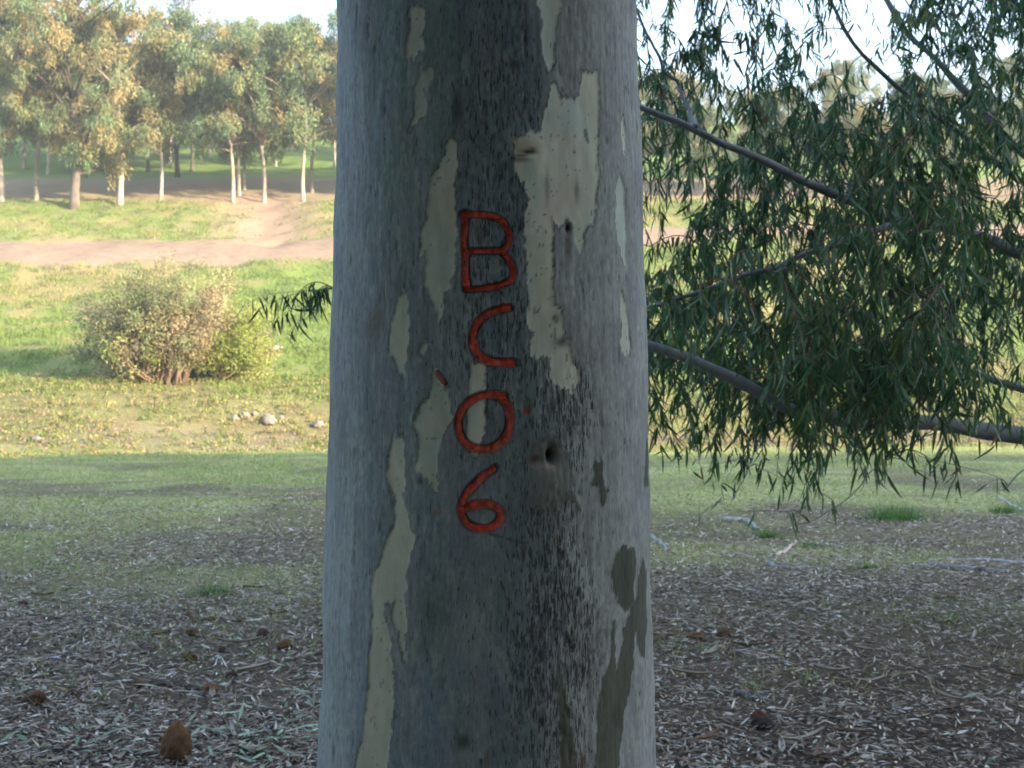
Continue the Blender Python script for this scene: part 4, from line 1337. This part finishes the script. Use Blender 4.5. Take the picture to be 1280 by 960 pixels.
tuft(1120, 650, 70, 22, "broad bright green grass tuft under the drooping gum branches", 900, 1)
tuft(1256, 641, 34, 13, "small vivid green tuft beside the broad grass tuft", 350, 2, (0.09, 0.20, 0.04))
tuft(262, 745, 44, 18, "green tuft in leaf litter behind the scattered clay lumps", 300, 3, (0.11, 0.19, 0.07))
tuft(958, 672, 34, 14, "small green tuft left of the pale forked twig", 250, 4)
tuft(1018, 684, 40, 10, "flat green tuft right of the pale forked twig", 250, 5)
tuft(1188, 776, 16, 16, "tiny lone green seedling on the dark bare soil", 40, 6, (0.14, 0.26, 0.07))
tuft(1085, 710, 40, 10, "thin green tuft between the twig and grey root", 160, 7)

# ------------------------------------------------------------------ stones, clods, sticks, bark strips
def rock(name, px, py, w, h, label, col, seed, cone=0.0, d=None, tip=None, group=None, cat="stone", tilt=0.0):
    x, y, z = ground_at(px, py)
    ww, hh = w / FPX * y, h / FPX * y
    bm = bmesh.new()
    bmesh.ops.create_icosphere(bm, subdivisions=4, radius=1.0)
    V = np.array([v.co[:] for v in bm.verts])
    F = np.array([[v.index for v in f.verts] for f in bm.faces])
    bm.free()
    lat = V[:, 2]
    nn = fbm(V[:, 0] * 1.6 + seed * 3, V[:, 1] * 1.6 + V[:, 2] * 1.9 + seed, 700 + seed, 4) - 0.5
    n2 = fbm(V[:, 0] * 6 + seed, V[:, 1] * 6 + V[:, 2] * 7, 720 + seed, 3) - 0.5
    s = 1 + 0.60 * nn + 0.22 * n2
    P = V * s[:, None]
    tap = 1 - cone * np.clip((lat + 1) / 2, 0, 1)
    P[:, 0] *= tap
    P[:, 1] *= tap
    P[:, 2] = np.maximum(P[:, 2], -0.75)
    P[:, 0] += tilt * P[:, 2]
    P = P * np.array([ww / 2, (d or 0.9) * ww / 2, hh / 1.75])
    P[:, 2] += hh * 0.36
    c = np.array(col)[None] * (0.8 + 0.5 * (nn[:, None] + 0.5)) * (0.8 + 0.4 * (n2[:, None] + 0.5))
    if tip is not None:
        c = mixc(c, tip, sstep((lat - 0.35) / 0.3))
    b = Bag()
    b.add(P, None, F, c)
    o = link(name, b.mesh(name), M_STONE)
    o.location = (x, y, z)
    o.rotation_euler = (0, 0, 0)
    return tag(o, label, cat, group)


rock("stone", 221, 951, 42, 50, "large upright rust-brown rounded stone standing in the leaf litter", (0.082, 0.048, 0.030), 1, 0.30, 0.9, (0.14, 0.078, 0.036), tilt=0.08)
rock("stone", 42, 882, 36, 20, "dark brown lump with a small pointed tip lying on litter", (0.065, 0.042, 0.034), 2, 0.45, 0.8, (0.12, 0.055, 0.038), tilt=0.35)
rock("stone", 951, 910, 30, 24, "dark purple-brown stone with a reddish top on the litter", (0.036, 0.028, 0.036), 3, 0.3, 0.9, (0.085, 0.036, 0.030), tilt=-0.2)
for i, (px, py, w, h) in enumerate([(236, 774, 15, 10), (240, 794, 18, 10), (328, 795, 17, 10), (356, 811, 20, 13), (238, 827, 18, 12), (291, 848, 14, 10), (262, 866, 22, 12), (172, 858, 20, 10), (30, 758, 16, 8), (266, 776, 11, 6), (303, 777, 16, 6), (278, 815, 10, 7), (868, 800, 26, 10), (905, 797, 20, 12), (90, 870, 13, 8)]):
    rock("clay_lump", px, py, w, h, ["rusty brown", "dull brown", "dark brown"][i % 3] + " small clay lump scattered in the leaf litter", [(0.135, 0.080, 0.048), (0.105, 0.070, 0.046), (0.07, 0.046, 0.035)][i % 3], 10 + i, 0.15, 0.9, None, "small clay lumps in the leaf litter", "clay lump")
for i, (px, py, w, h) in enumerate([(306, 523, 12, 9), (336, 530, 20, 12), (318, 520, 8, 6), (293, 526, 9, 8), (398, 534, 16, 9), (46, 553, 16, 8), (352, 524, 7, 5)]):
    rock("bank_stone", px, py, w, h, "pale stone at the foot of the far bank below the shrubs", (0.22, 0.19, 0.165), 30 + i, 0.1, 0.9, None, "pale stones at the foot of the far bank", "stone")


def stick(name, pts_px, r0, r1, label, col, seed, cat="stick", lift=0.6):
    G = [ground_at(a, b_) for a, b_ in pts_px]
    P = spline([np.array(g_) for g_ in G], 24)
    o3 = P[0].copy()
    rs = np.random.default_rng(seed)
    R = np.linspace(r0, r1, 24) * (0.85 + 0.3 * rs.random(24))
    P[:, 2] = terrain(P[:, 0], P[:, 1]) + R * lift
    P[:, 0] += 0.012 * np.sin(np.arange(24) * 0.9 + seed)
    P[:, 1] += 0.03 * np.sin(np.arange(24) * 0.6 + seed * 2)
    nn = 0.7 + 0.6 * rs.random(24)
    v, q, t = tube(P - o3, R, 8)
    b = Bag()
    b.add(v, q, t, np.array(col)[None] * np.concatenate([np.repeat(nn, 8), nn[:1], nn[-1:]])[:, None])
    o = link(name, b.mesh(name), M_WOOD)
    o.location = o3
    return tag(o, label, cat)


stick("fallen_branch", [(1300, 707), (1255, 704), (1200, 701), (1160, 703)], 0.022, 0.012, "thin pale grey fallen branch lying on litter behind the dark root", (0.32, 0.32, 0.33), 1)
stick("exposed_root", [(1255, 717), (1215, 714), (1170, 709), (1140, 711)], 0.035, 0.03, "dark grey root half buried in litter beside the pale branch", (0.16, 0.155, 0.16), 2, "root", 0.1)
stick("forked_twig", [(973, 697), (982, 690), (992, 681), (996, 677)], 0.020, 0.012, "short pale pinkish dead twig standing out on the litter", (0.48, 0.38, 0.33), 3, "twig")
stick("fallen_branch", [(1280, 640), (1255, 626), (1240, 619)], 0.015, 0.01, "short pale stick lying above the small vivid green tuft", (0.34, 0.33, 0.32), 4)
stick("fallen_branch", [(905, 652), (930, 651), (948, 662)], 0.03, 0.015, "bluish grey crooked branch in the grass beside the small tuft", (0.26, 0.27, 0.28), 5)
stick("fallen_branch", [(812, 672), (826, 680), (836, 690)], 0.025, 0.012, "grey stick poking out beside the carved trunk", (0.24, 0.25, 0.26), 6)
stick("fallen_branch", [(960, 708), (985, 713), (1010, 712)], 0.022, 0.014, "dull grey stick lying in front of the short pale twig", (0.23, 0.23, 0.24), 7)
stick("fallen_branch", [(920, 867), (945, 874), (968, 873)], 0.014, 0.009, "dark grey stick lying behind the dark purple-brown stone", (0.13, 0.13, 0.15), 8)
stick("fallen_branch", [(188, 861), (215, 859), (250, 864)], 0.010, 0.007, "thin dark stick joining two small clay lumps", (0.06, 0.05, 0.045), 9)
stick("white_log", [(336, 440), (348, 436)], 0.10, 0.08, "short white log lying in the green grass beside the yellow-green shrub", (0.38, 0.37, 0.36), 10, "log")
rs = np.random.default_rng(77)
for i in range(46):
    px = 830 + 450 * rs.random() if i % 3 else 20 + 370 * rs.random()
    py = 715 + 240 * rs.random() ** 0.8
    x, y, z = ground_at(px, py)
    ln_, wd = 0.10 + 0.16 * rs.random(), 0.016 + 0.016 * rs.random()
    s = np.linspace(-0.5, 0.5, 8)
    ac = np.linspace(-1, 1, 5)
    SX, AX = np.meshgrid(s, ac, indexing='ij')
    V = np.stack([SX * ln_, AX * wd * 0.5 * (1 - 0.5 * (2 * np.abs(SX)) ** 3), 0.006 + 0.35 * wd * AX ** 2 + ln_ * (0.10 * rs.random()) * (2 * SX) ** 2], -1)
    ii = np.arange(40).reshape(8, 5)
    F = np.stack([ii[:-1, :-1], ii[1:, :-1], ii[1:, 1:], ii[:-1, 1:]], -1).reshape(-1, 4)
    V2 = V.copy()
    V2[..., 2] -= 0.003
    top, bot = V.reshape(-1, 3), V2.reshape(-1, 3)
    ring = np.concatenate([ii[:, 0], ii[-1, 1:], ii[-2::-1, -1], ii[0, -2:0:-1]])
    rn = np.roll(ring, -1)
    Fs = np.stack([ring, rn, rn + 40, ring + 40], -1)
    b = Bag()
    col = np.array([(0.30, 0.24, 0.19), (0.20, 0.13, 0.09), (0.36, 0.33, 0.29), (0.14, 0.10, 0.08)][i % 4])
    b.add(np.vstack([top, bot]), np.vstack([F, F[:, ::-1] + 40, Fs]), None, col)
    o = link("bark_strip", b.mesh("bark_strip"), M_WOOD)
    o.location = (x, y, z + 0.012)
    o.rotation_euler = (0, 0, rs.random() * 6.28)
    tag(o, ["tan", "dark brown", "pale grey", "blackish"][i % 4] + " curled strip of shed bark lying flat on the leaf litter", "bark strip", "shed bark strips on the leaf litter")

# ------------------------------------------------------------------ evening air between here and the hill
HZ = bpy.data.materials.new("evening haze")
HZ.use_nodes = True
hn = HZ.node_tree.nodes
hn.remove(hn["Principled BSDF"])
pv = hn.new("ShaderNodeVolumePrincipled")
pv.inputs["Color"].default_value = (0.95, 0.95, 0.97, 1)
pv.inputs["Density"].default_value = 0.0012
pv.inputs["Anisotropy"].default_value = 0.2
HZ.node_tree.links.new(pv.outputs[0], hn["Material Output"].inputs["Volume"])
x0, x1, y0, y1, z0, z1 = -425, 425, -325, 855, -4, 75
V = np.array([(x, y, z) for x in (x0, x1) for y in (y0, y1) for z in (z0, z1)], float)
F = np.array([(0, 1, 3, 2), (4, 6, 7, 5), (0, 4, 5, 1), (2, 3, 7, 6), (0, 2, 6, 4), (1, 5, 7, 3)])
tag(link("haze", mesh_np("haze", V, F), HZ), kind="stuff")
